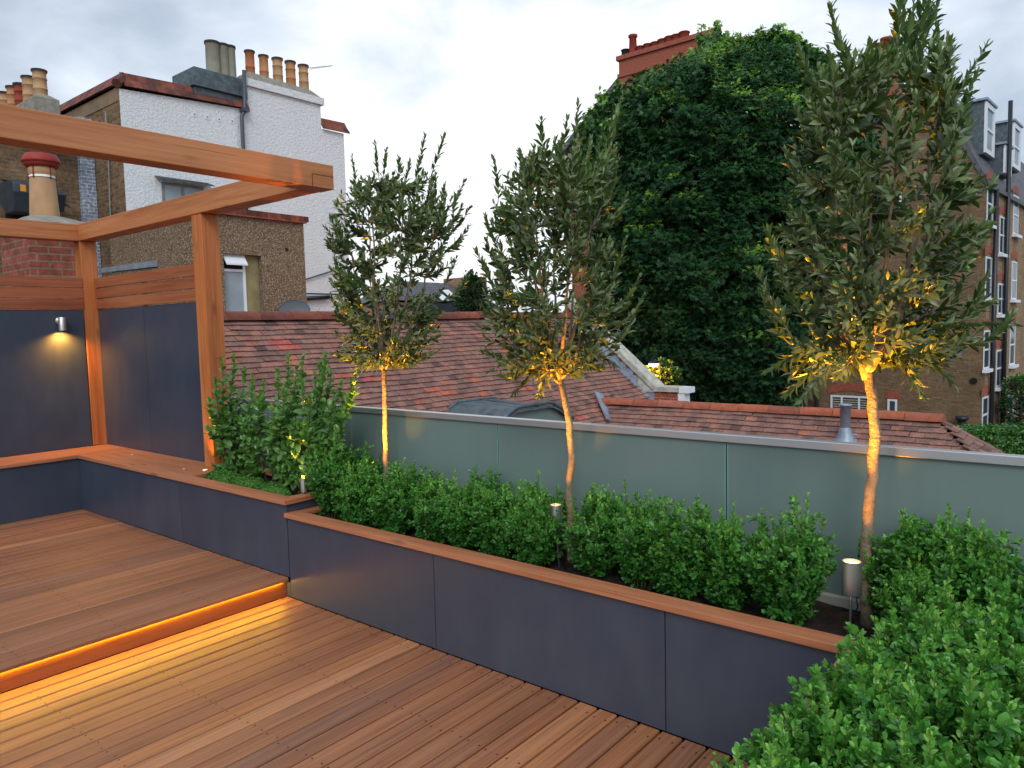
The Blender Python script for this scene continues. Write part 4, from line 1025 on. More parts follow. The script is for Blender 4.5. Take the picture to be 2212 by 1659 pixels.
def dormer(y0, y1, z0, z1, out=.02):
    m = LB(); m.box(out, -2.6, y0-.12, y1+.12, z0-.1, z1+.12); d_ = m.build('dormer_cheeks', M['lead_dark'])
    m = LB(); m.box(out+.12, -2.7, y0-.22, y1+.22, z1+.123, z1+.2); m.build('dormer_roof', M['lead'], d_)
    m = LB(); w_ = .1; x0, x1 = out+.003, out+.07
    m.box(x0, x1, y0-.1, y0+w_, z0-.05, z1+.1); m.box(x0, x1, y1-w_, y1+.1, z0-.05, z1+.1); m.box(x0, x1, y0+w_, y1-w_, z1-.08, z1+.1); m.box(x0, x1, y0+w_, y1-w_, z0-.05, z0+w_); m.box(x0, x1-.01, y0+w_, y1-w_, (z0+z1)/2-.04, (z0+z1)/2+.04)
    f = m.build('window_frame', M['white_paint'])
    m = LB(); m.box(out+.004, out+.02, y0+w_, y1-w_, z0+w_, z1-.08); m.build('pane', M['pane_frost'], f)
XD = -.35
a = fac(2128, 226, XD); b = fac(2146, 330, XD); dormer(a.y, a.y+1.25, fac(2130, 330, XD).z, a.z, XD)
a = fac(2169, 320, XD+.3); dormer(a.y, a.y+1.0, fac(2169, 372, XD+.3).z, a.z, XD+.3)
a = fac(2188, 270, XD); dormer(a.y, a.y+1.3, fac(2188, 360, XD).z, a.z, XD)
for u in (2151, 2176):
    y = fac(u, 500, .12).y; m = LB(); m.tube([(.12, y, -5), (.12, y, ze-.1 if u == 2151 else ze+3.3)], .075, 8); m.build('drain_pipe', M['pipe'])
# end wall openings
def flat_window(u0, v0, u1, v1, y=0.0, name='window_frame', z0=None, shutters=False, mull=(), parent=None):
    a = gab(u0, v0, y); b = gab(u1, v1, y); zb = z0 if z0 is not None else b.z
    m = LB(); w_ = .07; Y = y-.03
    xs = [a.x] + [a.x + (b.x-a.x)*t for t in mull] + [b.x]
    m.box(a.x, b.x, y-.012, y-.004, zb, a.z); g = m.build('pane', M['pane'] if not shutters else M['gap'], parent)
    m = LB()
    for x in xs: m.box(x-w_/2, x+w_/2, Y-.02, y-.013, zb, a.z)
    m.box(a.x+w_/2, b.x-w_/2, Y-.018, y-.013, a.z-w_, a.z)
    m.build(name, M['white_paint'], parent)
    if shutters:
        m = LB(); n = int((a.z-zb)/.09)
        for i in range(len(xs)-1):
            xa, xb = xs[i]+w_/2, xs[i+1]-w_/2
            for k in range(n):
                z = zb + k*.09; m.hexa([(xa, Y, z), (xb, Y, z), (xb, Y+.015, z+.05), (xa, Y+.015, z+.05), (xa, Y+.006, z), (xb, Y+.006, z), (xb, Y+.021, z+.05), (xa, Y+.021, z+.05)])
        m.build('shutter', M['reveal'] if False else M['mortar'], parent)
    return a, b, zb
a, b, zb = flat_window(1797, 853, 1880, 882, shutters=True, mull=(.27, .72), z0=gab(1797, 853).z-1.9)
m = LB(); pts = [(a.x-.15+(b.x-a.x+.3)*k/10, -.012, a.z+.03+.16*math.sin(math.pi*k/10)) for k in range(11)]; m.prism(pts + [(p[0], p[1], p[2]+.3) for p in pts[::-1]], (0, -.012, 0)); m.build('arch', M['arch_red'])
a, b, zb = flat_window(1920, 862, 1936, 890, z0=gab(1920, 862).z-1.3)
m = LB(); m.box(a.x-.12, b.x+.12, -.024, -.012, a.z+.02, a.z+.3); m.build('arch', M['arch_red'])
flat_window(1917, 415, 1945, 456, mull=(.5,))
flat_window(1790, 560, 1818, 602, mull=(.5,)); flat_window(1846, 700, 1872, 738, mull=(.5,))
p = gab(2103, 823); m = LB(); m.tube([(p.x, -.001, p.z), (p.x, -.03, p.z)], .12, 10); m.build('vent_hole', M['gap'])
p = gab(2070, 762); m = LB(); m.box(p.x-.1, p.x+.1, -.05, -.002, p.z-.1, p.z+.1); m.build('security_light', M['grey_paint'])
m = LB(); m.tube([gab(1775, 940, -.02), gab(2085, 948, -.02) + Vector((0, 0, 0))], .015, 5)
m.v = []; m.f = []; m.m = []; m.r = []; m.sm = []
m.tube([gab(1850, 938, -.03), gab(2074, 945, -.03), gab(2078, 915, -.03)], .015, 5); m.build('wall_cable', M['mortar'])
p = gab(2083, 900); m = LB(); m.tube([(p.x, -.35, -5), (p.x, -.35, gab(2083, 905).z)], .13, 10); m.tube([(p.x, -.35, gab(2083, 905).z), (p.x, -.35, gab(2083, 897).z)], .2, 10); m.build('flue_pipe', M['pipe'])
p = gab(1766, 500, -.1); m = LB(); m.tube([(p.x, -.1, -5), (p.x, -.1, gab(1766, 640).z)], .09, 8); m.build('drain_pipe', M['pipe'])
# end chimney with pots
a = gab(1871, 176); b = gab(1935, 122)
m = LB(); m.box(a.x, b.x, .0, 1.0, zt-.6, b.z); ch = m.build('chimney', M['arch_red'])
m = LB(); m.box(a.x-.08, b.x+.08, -.08, 1.08, b.z+.003, b.z+.14); m.build('chimney_cap', M['arch_red'], ch)
for k, u in enumerate((1883, 1900, 1914, 1930)):
    p = gab(u, 110, .3); hgt = (.42, .55, .7, .6)[k]
    m = LB(); m.lathe([(.19, 0), (.17, hgt*.85), (.21, hgt*.88), (.21, hgt), (.12, hgt)], (p.x, .3, b.z+.14), 14); m.build('chimney_pot', M['clay_red'], ch)
# lower wing left of the pipe
m = LB(); xl2 = gab(1585, 860, 1.5).x; m.box(xl2, xl-.003, 1.5, 12, -5, zt-3.5); m.build('rear_wing', M['brick_red'])
def w2(u0, v0, u1, v1): return flat_window(u0, v0, u1, v1, y=1.5, z0=gab(u0, v0, 1.5).z-1.6)
w2(1622, 862, 1648, 880); w2(1668, 858, 1690, 880)
a = gab(1702, 852, 1.5); b = gab(1742, 880, 1.5)
m = LB(); m.box(a.x, b.x, 1.47, 1.497, a.z-1.5, a.z); m.build('dark_shutters', M['unit'])
for (u0, u1, v) in ((1618, 1652, 858), (1664, 1694, 854), (1699, 1746, 848)):
    a = gab(u0, v, 1.5); b = gab(u1, v, 1.5); m = LB(); pts = [(a.x+(b.x-a.x)*k/8, 1.49, a.z-.1+.12*math.sin(math.pi*k/8)) for k in range(9)]; m.prism(pts + [(p[0], p[1], p[2]+.24) for p in pts[::-1]], (0, -.01, 0)); m.build('arch', M['arch_red'])
# next terrace beyond the block (dark roof at the very edge)
m = LB(); m.box(-6, .0, 26.1, 40, -5, ze+2.6); m.build('rear_range', M['brick_dull'])

# ================================================================ RED BRICK MANSION BEHIND THE BIG TREE
MY = 31.0
a = at(1337, 190, 1, MY); 
mo = (a.x+4, MY, -5); mh = empty('red_brick_mansion', mo, 0, 'tall red brick house with steep gable mostly hidden behind the big leafy tree', 'house')
l = at(1218, 335, 1, MY); pk = at(1262, 262, 1, MY); top = at(1345, 180, 1, MY)
m = MB(mo); m.prism([(l.x+.35, MY, -5), (l.x+.35, MY, l.z), (pk.x, MY, pk.z-.1), (top.x, MY, top.z-.1), (top.x+2.5, MY, top.z-.1), (top.x+5.5, MY, top.z-4), (top.x+5.5, MY, -5)], (0, 9, 0)); m.build('wall', M['brick_red'], mh)
m = MB(mo); e1 = Vector((l.x-.1, MY-.25, l.z-.1)); e2 = Vector((top.x+.1, MY-.25, top.z+.1)); dd = (e2-e1).normalized(); nn2 = Vector((-dd.z, 0, dd.x))
m.hexa([e1, e2, e2+Vector((0,9.5,0)), e1+Vector((0,9.5,0)), e1+nn2*.25, e2+nn2*.25, e2+nn2*.25+Vector((0,9.5,0)), e1+nn2*.25+Vector((0,9.5,0))]); m.build('roof', M['slates'], mh)
m = MB(mo); m.box(l.x-.15, l.x+.3, MY-.3, MY+9, l.z-.35, l.z-.12); m.build('gutter', M['white_paint'], mh)
c0 = at(1337, 150, 1, MY-.5); c1 = at(1482, 100, 1, MY-.5); zt0 = at(1337, 132, 1, MY-.5).z
m = MB(mo); m.box(c0.x, c1.x+1.2, MY-.5, MY+.9, top.z-1.5, zt0); mc = m.build('chimney', M['arch_red'], mh)
m = MB(mo); m.box(c0.x-.1, c1.x+1.3, MY-.6, MY+1.0, zt0+.003, zt0+.2); m.box(c0.x-.06, c1.x+1.26, MY-.56, MY+.96, zt0-.75, zt0-.6); m.build('chimney_band', M['arch_red'], mc)
for u, vv, r in ((1351, 108, .2), (1367, 76, .2), (1383, 101, .2), (1399, 96, .2), (1415, 92, .2), (1431, 86, .22), (1446, 80, .22), (1461, 76, .22), (1478, 70, .24)):
    p = at(u, vv, 1, MY); hgt = p.z - zt0 - .2
    m = MB(mo); m.lathe([(r*1.0, 0), (r*.8 if hgt > .9 else r*.9, hgt*.88), (r*1.05, hgt*.9), (r*1.05, hgt), (r*.5, hgt)], (p.x, MY, zt0+.2), 14); m.build('chimney_pot', M['soot' if u == 1351 else 'clay_red'], mc)

# ================================================================ FAR SLATE ROOFED HOUSE BETWEEN THE FIRST TWO OLIVES
FX2 = -30.0
def ff(u, v): return at(u, v, 0, FX2)
fo = (FX2, ff(985, 640).y, -5)
fh = empty('slate_roofed_house', fo, 0, 'distant house with slate roof and two small skylights between the first two olive trees', 'house')
a = ff(905, 606); b = ff(1012, 600); cbt = ff(960, 652)
ya, yb = ff(895, 650).y, ff(1012, 650).y
ztp = ff(960, 606).z; zbt = ff(960, 650).z
m = MB(fo); m.hexa([(FX2, ya-1.5, zbt), (FX2, yb, zbt), (FX2-4, yb, zbt-.1), (FX2-4, ya-1.5, zbt-.1), (FX2-1.6, ya+.6, ztp), (FX2-1.6, yb, ztp), (FX2-1.9, yb, ztp), (FX2-1.9, ya+.6, ztp)]); m.build('roof', M['slates'], fh)
m = MB(fo); m.box(FX2-.1, FX2-4, ya-1.3, yb-.02, -5, zbt-.12); m.build('wall', M['render_tan'], fh)
m = MB(fo); m.box(FX2+1.0, FX2-.095, ya-.5, yb-.6, zbt-2.2, zbt-.2); m.build('dark_bay', M['unit'], fh)
m = MB(fo); m.box(FX2+1.1, FX2-.09, ya-.6, yb+.5, zbt-2.6, zbt-2.25); m.build('white_fascia', M['white_paint'], fh)
def onroof(u, v):
    n_ = Vector((ztp-zbt, 0, 1.6)); return atp(u, v, Vector((FX2, 0, zbt)), n_)
for pts in (((966, 641), (979, 631), (986, 631), (973, 641)), ((954-6, 650-1), (962, 641), (969-1, 641), (956-2, 649))):
    pass
for (u0, v0, u1, v1) in ((956, 641, 979, 631), (943, 650-2, 964, 642-0)):
    p = onroof(u0, v0); q_ = onroof(u1, v1); sx = (p+q_)/2; nrm = Vector((ztp-zbt, 0, 1.6)).normalized(); dn = Vector((1.6, 0, -(ztp-zbt))).normalized()
    m = MB(fo); m.obox(sx+nrm*.05, Vector((0, .38, 0)), dn*.42, nrm*.05); f = m.build('skylight', M['pipe'], fh)
    m = MB(fo); m.obox(sx+nrm*.105, Vector((0, .30, 0)), dn*.34, nrm*.006); m.build('skylight_pane', M['pane_frost'] if False else M['white_paint'], f)
p = ff(1015, 600); q_ = ff(1040, 600)
m = MB(fo); m.box(FX2+.3, FX2-2.2, p.y, ff(1043, 600).y, -5, ff(1020, 598).z); m.build('chimney_block', M['brick_tan'], fh)
m = MB(fo); m.prism([(FX2-1, ff(1043, 600).y+.01, ff(1043, 630).z), (FX2-1, ff(1078, 640).y, ff(1078, 646).z), (FX2-1, ff(1110, 660).y, ff(1110, 664).z), (FX2-1, ff(1110, 660).y, -5), (FX2-1, ff(1043, 600).y+.01, -5)], (-3, 0, 0)); m.build('side_range', M['slate'], fh)

# street lamp glowing in the bush beyond the gable
lp = atd(1412, 786, 17.5); 
sl = empty('street_lamp', (lp.x, lp.y, -5), 0, 'lit street lamp glowing amber among leaves beyond the brick gable', 'street lamp')
m = MB((lp.x, lp.y, -5)); m.tube([(lp.x+.05, lp.y+.2, -5), (lp.x+.05, lp.y+.2, lp.z+.05), (lp.x, lp.y, lp.z+.08)], [.07, .045, .035], 8); m.build('post', M['pipe'], sl)
m = MB((lp.x, lp.y, -5)); m.lathe([(.001, .07), (.09, .06), (.13, .0)], lp, 16); m.build('hood', M['pipe'], sl)
m = MB((lp.x, lp.y, -5)); m.lathe([(.125, .0), (.09, -.05), (.001, -.07)], lp, 16); m.build('lamp_glass', M['streetlight'], sl)
ld = bpy.data.lights.new('street_lamp_glow', 'POINT'); ld.energy = 260; ld.color = (1, .32, .03); ld.shadow_soft_size = .1
lo_ = bpy.data.objects.new('street_lamp_glow', ld); COL.objects.link(lo_); lo_.location = (lp.x+.05, lp.y-.15, lp.z-.15)
# ================================================================ VEGETATION
V3 = lambda p: np.array([p[0], p[1], p[2]], float)
def rdir():
    v = rng.normal(size=3); return v / np.linalg.norm(v)
class Leaves:
    def __init__(s): s.P=[]; s.A=[]; s.N=[]; s.L=[]; s.W=[]; s.r=[]
    def add(s, p, a, n, L, W, r): s.P.append(p); s.A.append(a); s.N.append(n); s.L.append(L); s.W.append(W); s.r.append(r)
    def build(s, name, tmpl, mat, parent, org=(0, 0, 0)):
        return leaf_mesh(name, np.array(s.P) - V3(org), np.array(s.A), np.array(s.N), np.array(s.L), np.array(s.W), tmpl, np.clip(np.array(s.r), 0, 1), [mat], parent)
def bez(a, b, c, d, n):
    t = np.linspace(0, 1, n)[:, None]
    return a*(1-t)**3 + 3*b*t*(1-t)**2 + 3*c*t*t*(1-t) + d*t**3
def shoot_leaves(lv, pts, t0, gap, L, W, ang, r0, up=.35, droop=0.0, jitter=.25, taper=True, grad=.12):
    """leaf pairs set crosswise along the curve pts from fraction t0 on"""
    seg = np.linalg.norm(np.diff(pts, axis=0), axis=1); cum = np.concatenate([[0], np.cumsum(seg)]); tot = cum[-1]
    s = tot*t0; ph = rng.uniform(0, math.pi); k = 0
    while s <= tot:
        i = min(np.searchsorted(cum, s, side='right')-1, len(seg)-1); f = (s-cum[i])/max(seg[i], 1e-9)
        p = pts[i]*(1-f) + pts[i+1]*f; d = unit(pts[i+1]-pts[i])
        x = np.cross(d, [0.3, .1, 1.0]); x = unit(x); y = np.cross(d, x)
        fr = s/tot; sc = 1.0
        if taper: sc = .62 + .55*math.sin(math.pi*min(1, .15+fr*.80))
        for sgn in (1, -1):
            if rng.random() < .06: continue
            a_ = ph + (math.pi/2)*k + rng.uniform(-.35, .35); q = (x*math.cos(a_) + y*math.sin(a_))*sgn
            an = R(ang) * (1 - .45*fr) + rng.uniform(-.2, .2)
            A = d*math.cos(an) + q*math.sin(an) + np.array([0, 0, -droop]) + rng.normal(size=3)*jitter*.3
            N = d*math.sin(an) - q*math.cos(an) + np.array([0, 0, up]) + rng.normal(size=3)*jitter
            l = L*sc*rng.uniform(.75, 1.2)
            lv.add(p, A, N, l, W*l/L*rng.uniform(.85, 1.2), r0 + rng.normal()*.13 + grad*fr)
        s += gap*rng.uniform(.75, 1.3); k += 1
    # terminal pair
    d = unit(pts[-1]-pts[-2])
    for _ in range(2): lv.add(pts[-1], d + rng.normal(size=3)*.22, rdir()+np.array([0,0,.3]), L*.65, W*.6, r0+.28)

# ---------------------------------------------------------------- olive trees
CAMR2 = np.array([0.7740, 0.6330, 0.0]); CAMR2 /= np.linalg.norm(CAMR2)      # sideways
CAMF2 = np.array([-0.633, 0.774, 0.0]); CAMF2 /= np.linalg.norm(CAMF2)       # away from the viewer
def olive(label, TY, trunk_px, trad, fork, env, tips, nshoots, leafL, seed, nlimb=8, berries=0, extra_low=()):
    global rng
    rng = np.random.default_rng(seed); random.seed(seed)
    tp = [at(u, v, 1, TY) for u, v in trunk_px]
    base = Vector((tp[0].x, tp[0].y, .435))
    o = empty('olive_tree', base, 0, label, 'olive tree', 'young standard olive trees in the long planter')
    org = tuple(base)
    mb = MB(org)
    pts = []; 
    P_ = [V3(p) for p in tp]; P_[0][2] = .42
    # smooth the trunk
    fine = [P_[0]]
    for i in range(len(P_)-1):
        for t in (.25, .5, .75, 1.0): fine.append(P_[i]*(1-t)+P_[i+1]*t + rng.normal(size=3)*.0016)
    n = len(fine); rr = [trad*(1.25 if i == 0 else 1.0)*(1-.22*i/n)*(1 + rng.uniform(-.04, .05)) for i in range(n)]
    mb.tube(fine, rr, 14, jit=.03)
    # little pruning scars and knots
    for i in range(2, n-1, 2):
        a_ = rng.uniform(0, 6.28); c = fine[i] + np.array([math.cos(a_), math.sin(a_), 0])*rr[i]*.9
        mb.tube([c - (c-fine[i])*.2, c + (c-fine[i])*.16], [rr[i]*.30, rr[i]*.16], 7)
    F0 = fine[-1]
    # envelope: rows of (v, u_left, u_right) -> local sideways extents at a height
    mid = at(fork[0], fork[1], 1, TY); 
    rows = []
    for v, ul, ur in env:
        d0 = (mid - CAM).dot(CF)
        a = V3(atd(ul, v, d0)); b = V3(atd(ur, v, d0)); rows.append((a[2], (a-V3(mid))@CAMR2, (b-V3(mid))@CAMR2))
    rows.sort()
    zs = np.array([r_[0] for r_ in rows]); ls = np.array([r_[1] for r_ in rows]); rs = np.array([r_[2] for r_ in rows])
    def inside(z, t=None):
        l = np.interp(z, zs, ls); r_ = np.interp(z, zs, rs); c = (l+r_)/2; w_ = (r_-l)/2
        a_ = rng.uniform(0, 2*math.pi); q = math.sqrt(rng.random()) if t is None else t
        return F0*[1,1,0] + [0,0,z] + CAMR2*(c + w_*q*math.cos(a_)) + CAMF2*(w_*.92*q*math.sin(a_))
    # main limbs
    limbs = []
    H = zs[-1]-F0[2]
    for k in range(nlimb):
        a_ = 2*math.pi*(k+rng.uniform(-.25,.25))/nlimb
        z = F0[2] + H*(rng.uniform(.55, .97) if k % 2 == 0 else rng.uniform(.28, .6)); l = np.interp(z, zs, ls); r_ = np.interp(z, zs, rs)
        q = .62
        e = F0*[1,1,0] + [0,0,z] + CAMR2*((l+r_)/2 + (r_-l)/2*q*math.cos(a_)) + CAMF2*((r_-l)/2*q*math.sin(a_))
        st = F0 - np.array([0,0,rng.uniform(0, .05)])
        hor = (e-st)*[1,1,0]
        c1 = st + hor*.42 + [0,0,(e-st)[2]*.16]; c2 = st + hor*.86 + [0,0,(e-st)[2]*.55]
        pp = bez(st, c1, c2, e, 14) + rng.normal(size=(14,3))*.004; pp[0] = st
        limbs.append(pp); mb.tube(pp, list(np.linspace(trad*.58, .0032, 14)), 8)
    mb.build('trunk', M['bark'], o)
    LP = np.concatenate([l[2:] for l in limbs])
    lv = Leaves(); tw = MB(org); bl = MB(org)
    def grow(tip, length_hint=None, dens=1.0, rr0=.42, up_bias=.6):
        # join from the nearest limb point that lies lower
        D = np.linalg.norm(LP - tip, axis=1) + np.where(LP[:, 2] > tip[2]-.03, .35, 0)
        s = LP[np.argmin(D)]; d = tip - s; ln = np.linalg.norm(d)
        outw = (tip-F0)*[1,1,0]; outw = outw/max(np.linalg.norm(outw), 1e-6)
        up = np.array([0,0,1.0])
        c1 = s + d*.33 + outw*ln*.10 - up*ln*.05; c2 = tip - (up*up_bias + outw*.25 + rng.normal(size=3)*.15)*ln*.32
        pp = bez(s, c1, c2, tip, 9)
        tw.tube(pp, list(np.linspace(.0026 + ln*.004, .0010, 9)), 5)
        t0 = .30 if ln > .25 else .15
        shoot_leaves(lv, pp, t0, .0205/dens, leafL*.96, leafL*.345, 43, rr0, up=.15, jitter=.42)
        return pp
    shoots = []
    voids = [(inside(rng.uniform(F0[2]+.05, zs[-1]), rng.uniform(.55, 1.1)), rng.uniform(.06, .12)*H/1.0) for _ in range(14)]
    for k in range(nshoots):
        u_ = rng.random(); z = F0[2] - .02 + (zs[-1]-F0[2]+.02)*(u_**.95)
        tip = inside(z, None if rng.random() < .35 else rng.uniform(.7, 1.08))
        if any(np.linalg.norm(tip-c_) < r__ for c_, r__ in voids) and rng.random() < .85: continue
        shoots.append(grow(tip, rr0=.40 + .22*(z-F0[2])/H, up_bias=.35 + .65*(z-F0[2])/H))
    LP = np.concatenate([LP] + [s_[3:8] for s_ in shoots[::2]])
    d0 = (mid - CAM).dot(CF)
    for (u, v) in tips:
        tip = V3(atd(u, v, d0 + rng.uniform(-.12, .12)))
        base_ = tip - np.array([0,0,.20]) - (tip-F0)*[.2,.2,0]
        D = np.linalg.norm(LP - base_, axis=1); s = LP[np.argmin(D)]
        pp = bez(s, s*.6+base_*.4, base_*.6+tip*.4 + rng.normal(size=3)*.01, tip, 10)
        tw.tube(pp, list(np.linspace(.003, .0010, 10)), 5)
        shoot_leaves(lv, pp, .2, .0175, leafL*.95, leafL*.33, 38, .62)
    for (u, v, dz) in extra_low:
        tip = V3(atd(u, v, d0 - dz)); s = F0 + np.array([0, 0, rng.uniform(0, .06)]); d = tip-s
        pp = bez(s, s + d*.35 + [0,0,.08], s + d*.75 + [0,0,.06], tip, 10); tw.tube(pp, list(np.linspace(.005, .0012, 10)), 6)
        shoot_leaves(lv, pp, .35, .017, leafL, leafL*.30, 55, .40, droop=.25)
    P = np.array(lv.P)
    for k in range(berries):
        p = P[rng.integers(len(P))] + [0, 0, -.012]; r_ = .0062
        bl = MB(org); bl.lathe([(.0004, -r_*1.2), (r_*.7, -r_*.85), (r_, 0), (r_*.7, r_*.85), (.0004, r_*1.2)], p, 8); bl.build('fruit', M['berry'], o)
    tw.build('twigs', M['twig'], o)
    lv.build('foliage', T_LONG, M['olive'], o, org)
    return o, F0
ol1, F1 = olive('smallest olive standard on the left with pale trunk against the old tiled roof', 2.97,
    [(839, 1085), (834, 1010), (832, 930), (831, 850), (829, 785)], .0175, (829, 775),
    [(800, 760, 900), (770, 722, 940), (720, 716, 955), (650, 722, 950), (590, 715, 965), (530, 715, 990), (480, 722, 1005), (430, 745, 985), (385, 800, 930)],
    [(811, 312), (760, 340), (835, 328), (862, 342), (918, 296), (960, 292), (1002, 395), (1015, 450), (1013, 490), (1010, 600), (885, 350), (775, 395), (985, 560), (722, 560), (716, 640), (895, 400), (940, 380), (725, 470), (975, 430)],
    460, .052, 21, 10)
ol2, F2 = olive('middle olive standard with slightly bent lit trunk in front of the brick gable', 2.97,
    [(1233, 1205), (1231, 1130), (1229, 1050), (1236, 985), (1229, 920), (1221, 860), (1208, 806)], .0190, (1205, 800),
    [(838, 1095, 1185), (800, 1065, 1300), (750, 1042, 1345), (690, 1040, 1350), (640, 1040, 1340), (590, 1045, 1330), (540, 1050, 1310), (480, 1055, 1320), (420, 1075, 1335), (360, 1100, 1330), (325, 1170, 1310)],
    [(1066, 345), (1122, 330), (1170, 262), (1200, 320), (1248, 222), (1345, 205), (1352, 425), (1390, 640), (1030, 545), (1046, 570), (1368, 680), (1335, 345), (1160, 385), (1300, 300), (1275, 300), (1325, 260), (1350, 520), (1048, 470), (1380, 600), (1225, 260)],
    480, .053, 22, 10, 10, extra_low=((1060, 800, .1), (1110, 850, -.05), (1330, 790, .05), (1165, 850, .1)))
ol3, F3 = olive('tallest olive standard on the right, its crown reaching out of the picture top', 2.97,
    [(1874, 1310), (1870, 1200), (1876, 1130), (1884, 1030), (1890, 940), (1885, 860), (1872, 790)], .0225, (1866, 775),
    [(845, 1760, 1950), (800, 1710, 2030), (750, 1700, 2090), (690, 1690, 2100), (640, 1670, 2080), (580, 1665, 2080), (520, 1670, 2100), (450, 1690, 2090), (380, 1700, 2050), (300, 1700, 2050), (220, 1705, 2050), (170, 1760, 2030), (125, 1870, 2020)],
    [(1797, 20), (1728, 105), (1955, -25), (2012, -30), (2035, -20), (2130, 100), (2060, 110), (1657, 500), (1640, 590), (2185, 680), (1650, 640), (2090, 215), (1985, 60), (1880, 100), (1945, 40), (2110, 160), (1700, 330), (2100, 560), (2130, 600), (2010, 20), (1975, 0), (1830, 120), (1770, 150), (1665, 545), (1930, 80), (1965, 40), (1995, 90), (2025, 60), (2040, 130), (1940, -10), (1905, 140), (2000, -20), (1815, 80), (1790, 110)],
    460, .056, 23, 11, 22, extra_low=((2060, 830, .15), (2190, 700, -.05), (1700, 850, .1), (1730, 870, .3), (1990, 850, .2), (2140, 650, .1), (1660, 800, .0)))

# ---------------------------------------------------------------- box plants
def box_plant(seed, h=.385, w=.135, nshoot=44, L=.0218, name='box_plant'):
    global rng
    rng = np.random.default_rng(seed); random.seed(seed)
    o = empty(name, (0, 0, 0)); lv = Leaves(); tw = MB()
    for k in range(nshoot):
        a_ = rng.uniform(0, 2*math.pi); q = math.sqrt(rng.random())
        hh = h*(1 - .24*q*q)*rng.uniform(.66, 1.04) + (.05 if rng.random() < .08 else 0)
        tip = np.array([math.cos(a_)*w*q, math.sin(a_)*w*q, hh]); b = tip*[.22, .22, 0] + rng.normal(size=3)*[.008, .008, 0]
        pp = bez(b, b + [0, 0, hh*.25] + tip*[.25, .25, 0], tip*[.80, .80, .70], tip, 9) + np.concatenate([np.zeros((1, 3)), rng.normal(size=(8, 3))*.0025])
        tw.tube(pp, list(np.linspace(.0024, .0008, 9)), 4)
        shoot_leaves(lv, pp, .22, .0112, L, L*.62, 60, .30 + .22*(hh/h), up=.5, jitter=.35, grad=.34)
        for j in range(9):
            t = rng.uniform(.14, .92); i = int(t*8); s = pp[i]; dirn = np.array([math.cos(a_+rng.normal()*1.1), math.sin(a_+rng.normal()*1.1), rng.uniform(.3, 1.3)]); dirn /= np.linalg.norm(dirn)
            e = s + dirn*rng.uniform(.035, .080)
            p2 = bez(s, s+(e-s)*.3, s+(e-s)*.7+[0, 0, .004], e, 5); tw.tube(p2, [.0012, .001, .0009, .0008, .0007], 3)
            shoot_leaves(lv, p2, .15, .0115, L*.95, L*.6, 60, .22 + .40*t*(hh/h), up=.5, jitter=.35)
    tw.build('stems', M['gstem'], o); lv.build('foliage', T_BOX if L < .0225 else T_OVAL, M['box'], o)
    return o
protos = [box_plant(s) for s in (31, 32, 33)]
ordn = ['first', 'second', 'third', 'fourth', 'fifth', 'sixth', 'seventh', 'eighth', 'ninth', 'tenth', 'eleventh', 'twelfth', 'thirteenth', 'fourteenth', 'fifteenth', 'sixteenth']
used = [0, 0, 0]
def place(pr_list, used_, i, x, y, z, sc, rz, label, cat, grp, zs_=None):
    if grp.startswith('box plants in the long'): sc *= 1.07; zs_ = (zs_ or sc)*1.02
    o = pr_list[i] if not used_[i] else copy_tree(pr_list[i]); used_[i] += 1
    o.location = (x, y, z); o.rotation_euler = (0, 0, rz); o.scale = (sc, sc, zs_ or sc); tag(o, label, cat, grp); return o
random.seed(5)
row = [(728, 1040, 2.80, 1.2), (775, 1060, 2.95, 1.2), (782, 1090, 2.72, 1.0), (858, 1095, 2.76, 1.0), (905, 1070, 2.95, 1.02), (938, 1110, 2.78, 1.0), (1005, 1125, 2.80, .98), (1045, 1110, 2.95, 1.0), (1082, 1150, 2.79, .98),
       (1160, 1180, 2.80, .98), (1185, 1140, 2.98, 1.0), (1290, 1200, 2.86, 1.12), (1385, 1230, 2.84, 1.12), (1480, 1260, 2.83, 1.08), (1580, 1290, 2.82, 1.05), (1705, 1320, 2.80, 1.10)]
for k, (u, v, y, s) in enumerate(row):
    x = at(u, 1200, 1, y).x
    nm = ordn[k]
    place(protos, used, k % 3, x, y, .43, s, random.uniform(0, 6), f'{nm} box plant from the left in the long planter row', 'box plant', 'box plants in the long planter', s*random.uniform(.98, 1.10))
# behind and right of the third olive
far = [(1935, 3.02, .95), (2010, 2.98, 1.15), (2095, 2.95, 1.1), (2180, 2.92, 1.1), (1990, 2.78, .8), (2260, 2.9, 1.0)]
for k, (u, y, s) in enumerate(far):
    x = at(u, 1250, 1, y).x
    if k == 5: continue
    place(protos, used, (k+1) % 3, x, y, .43, s, random.uniform(0, 6), ['box plant just right of the tallest olive trunk', 'second box plant right of the tallest olive trunk', 'third box plant right of the tallest olive trunk', 'box plant in the far right planter corner', 'low box plant tucked under the tallest olive'][k], 'box plant', 'box plants in the long planter')

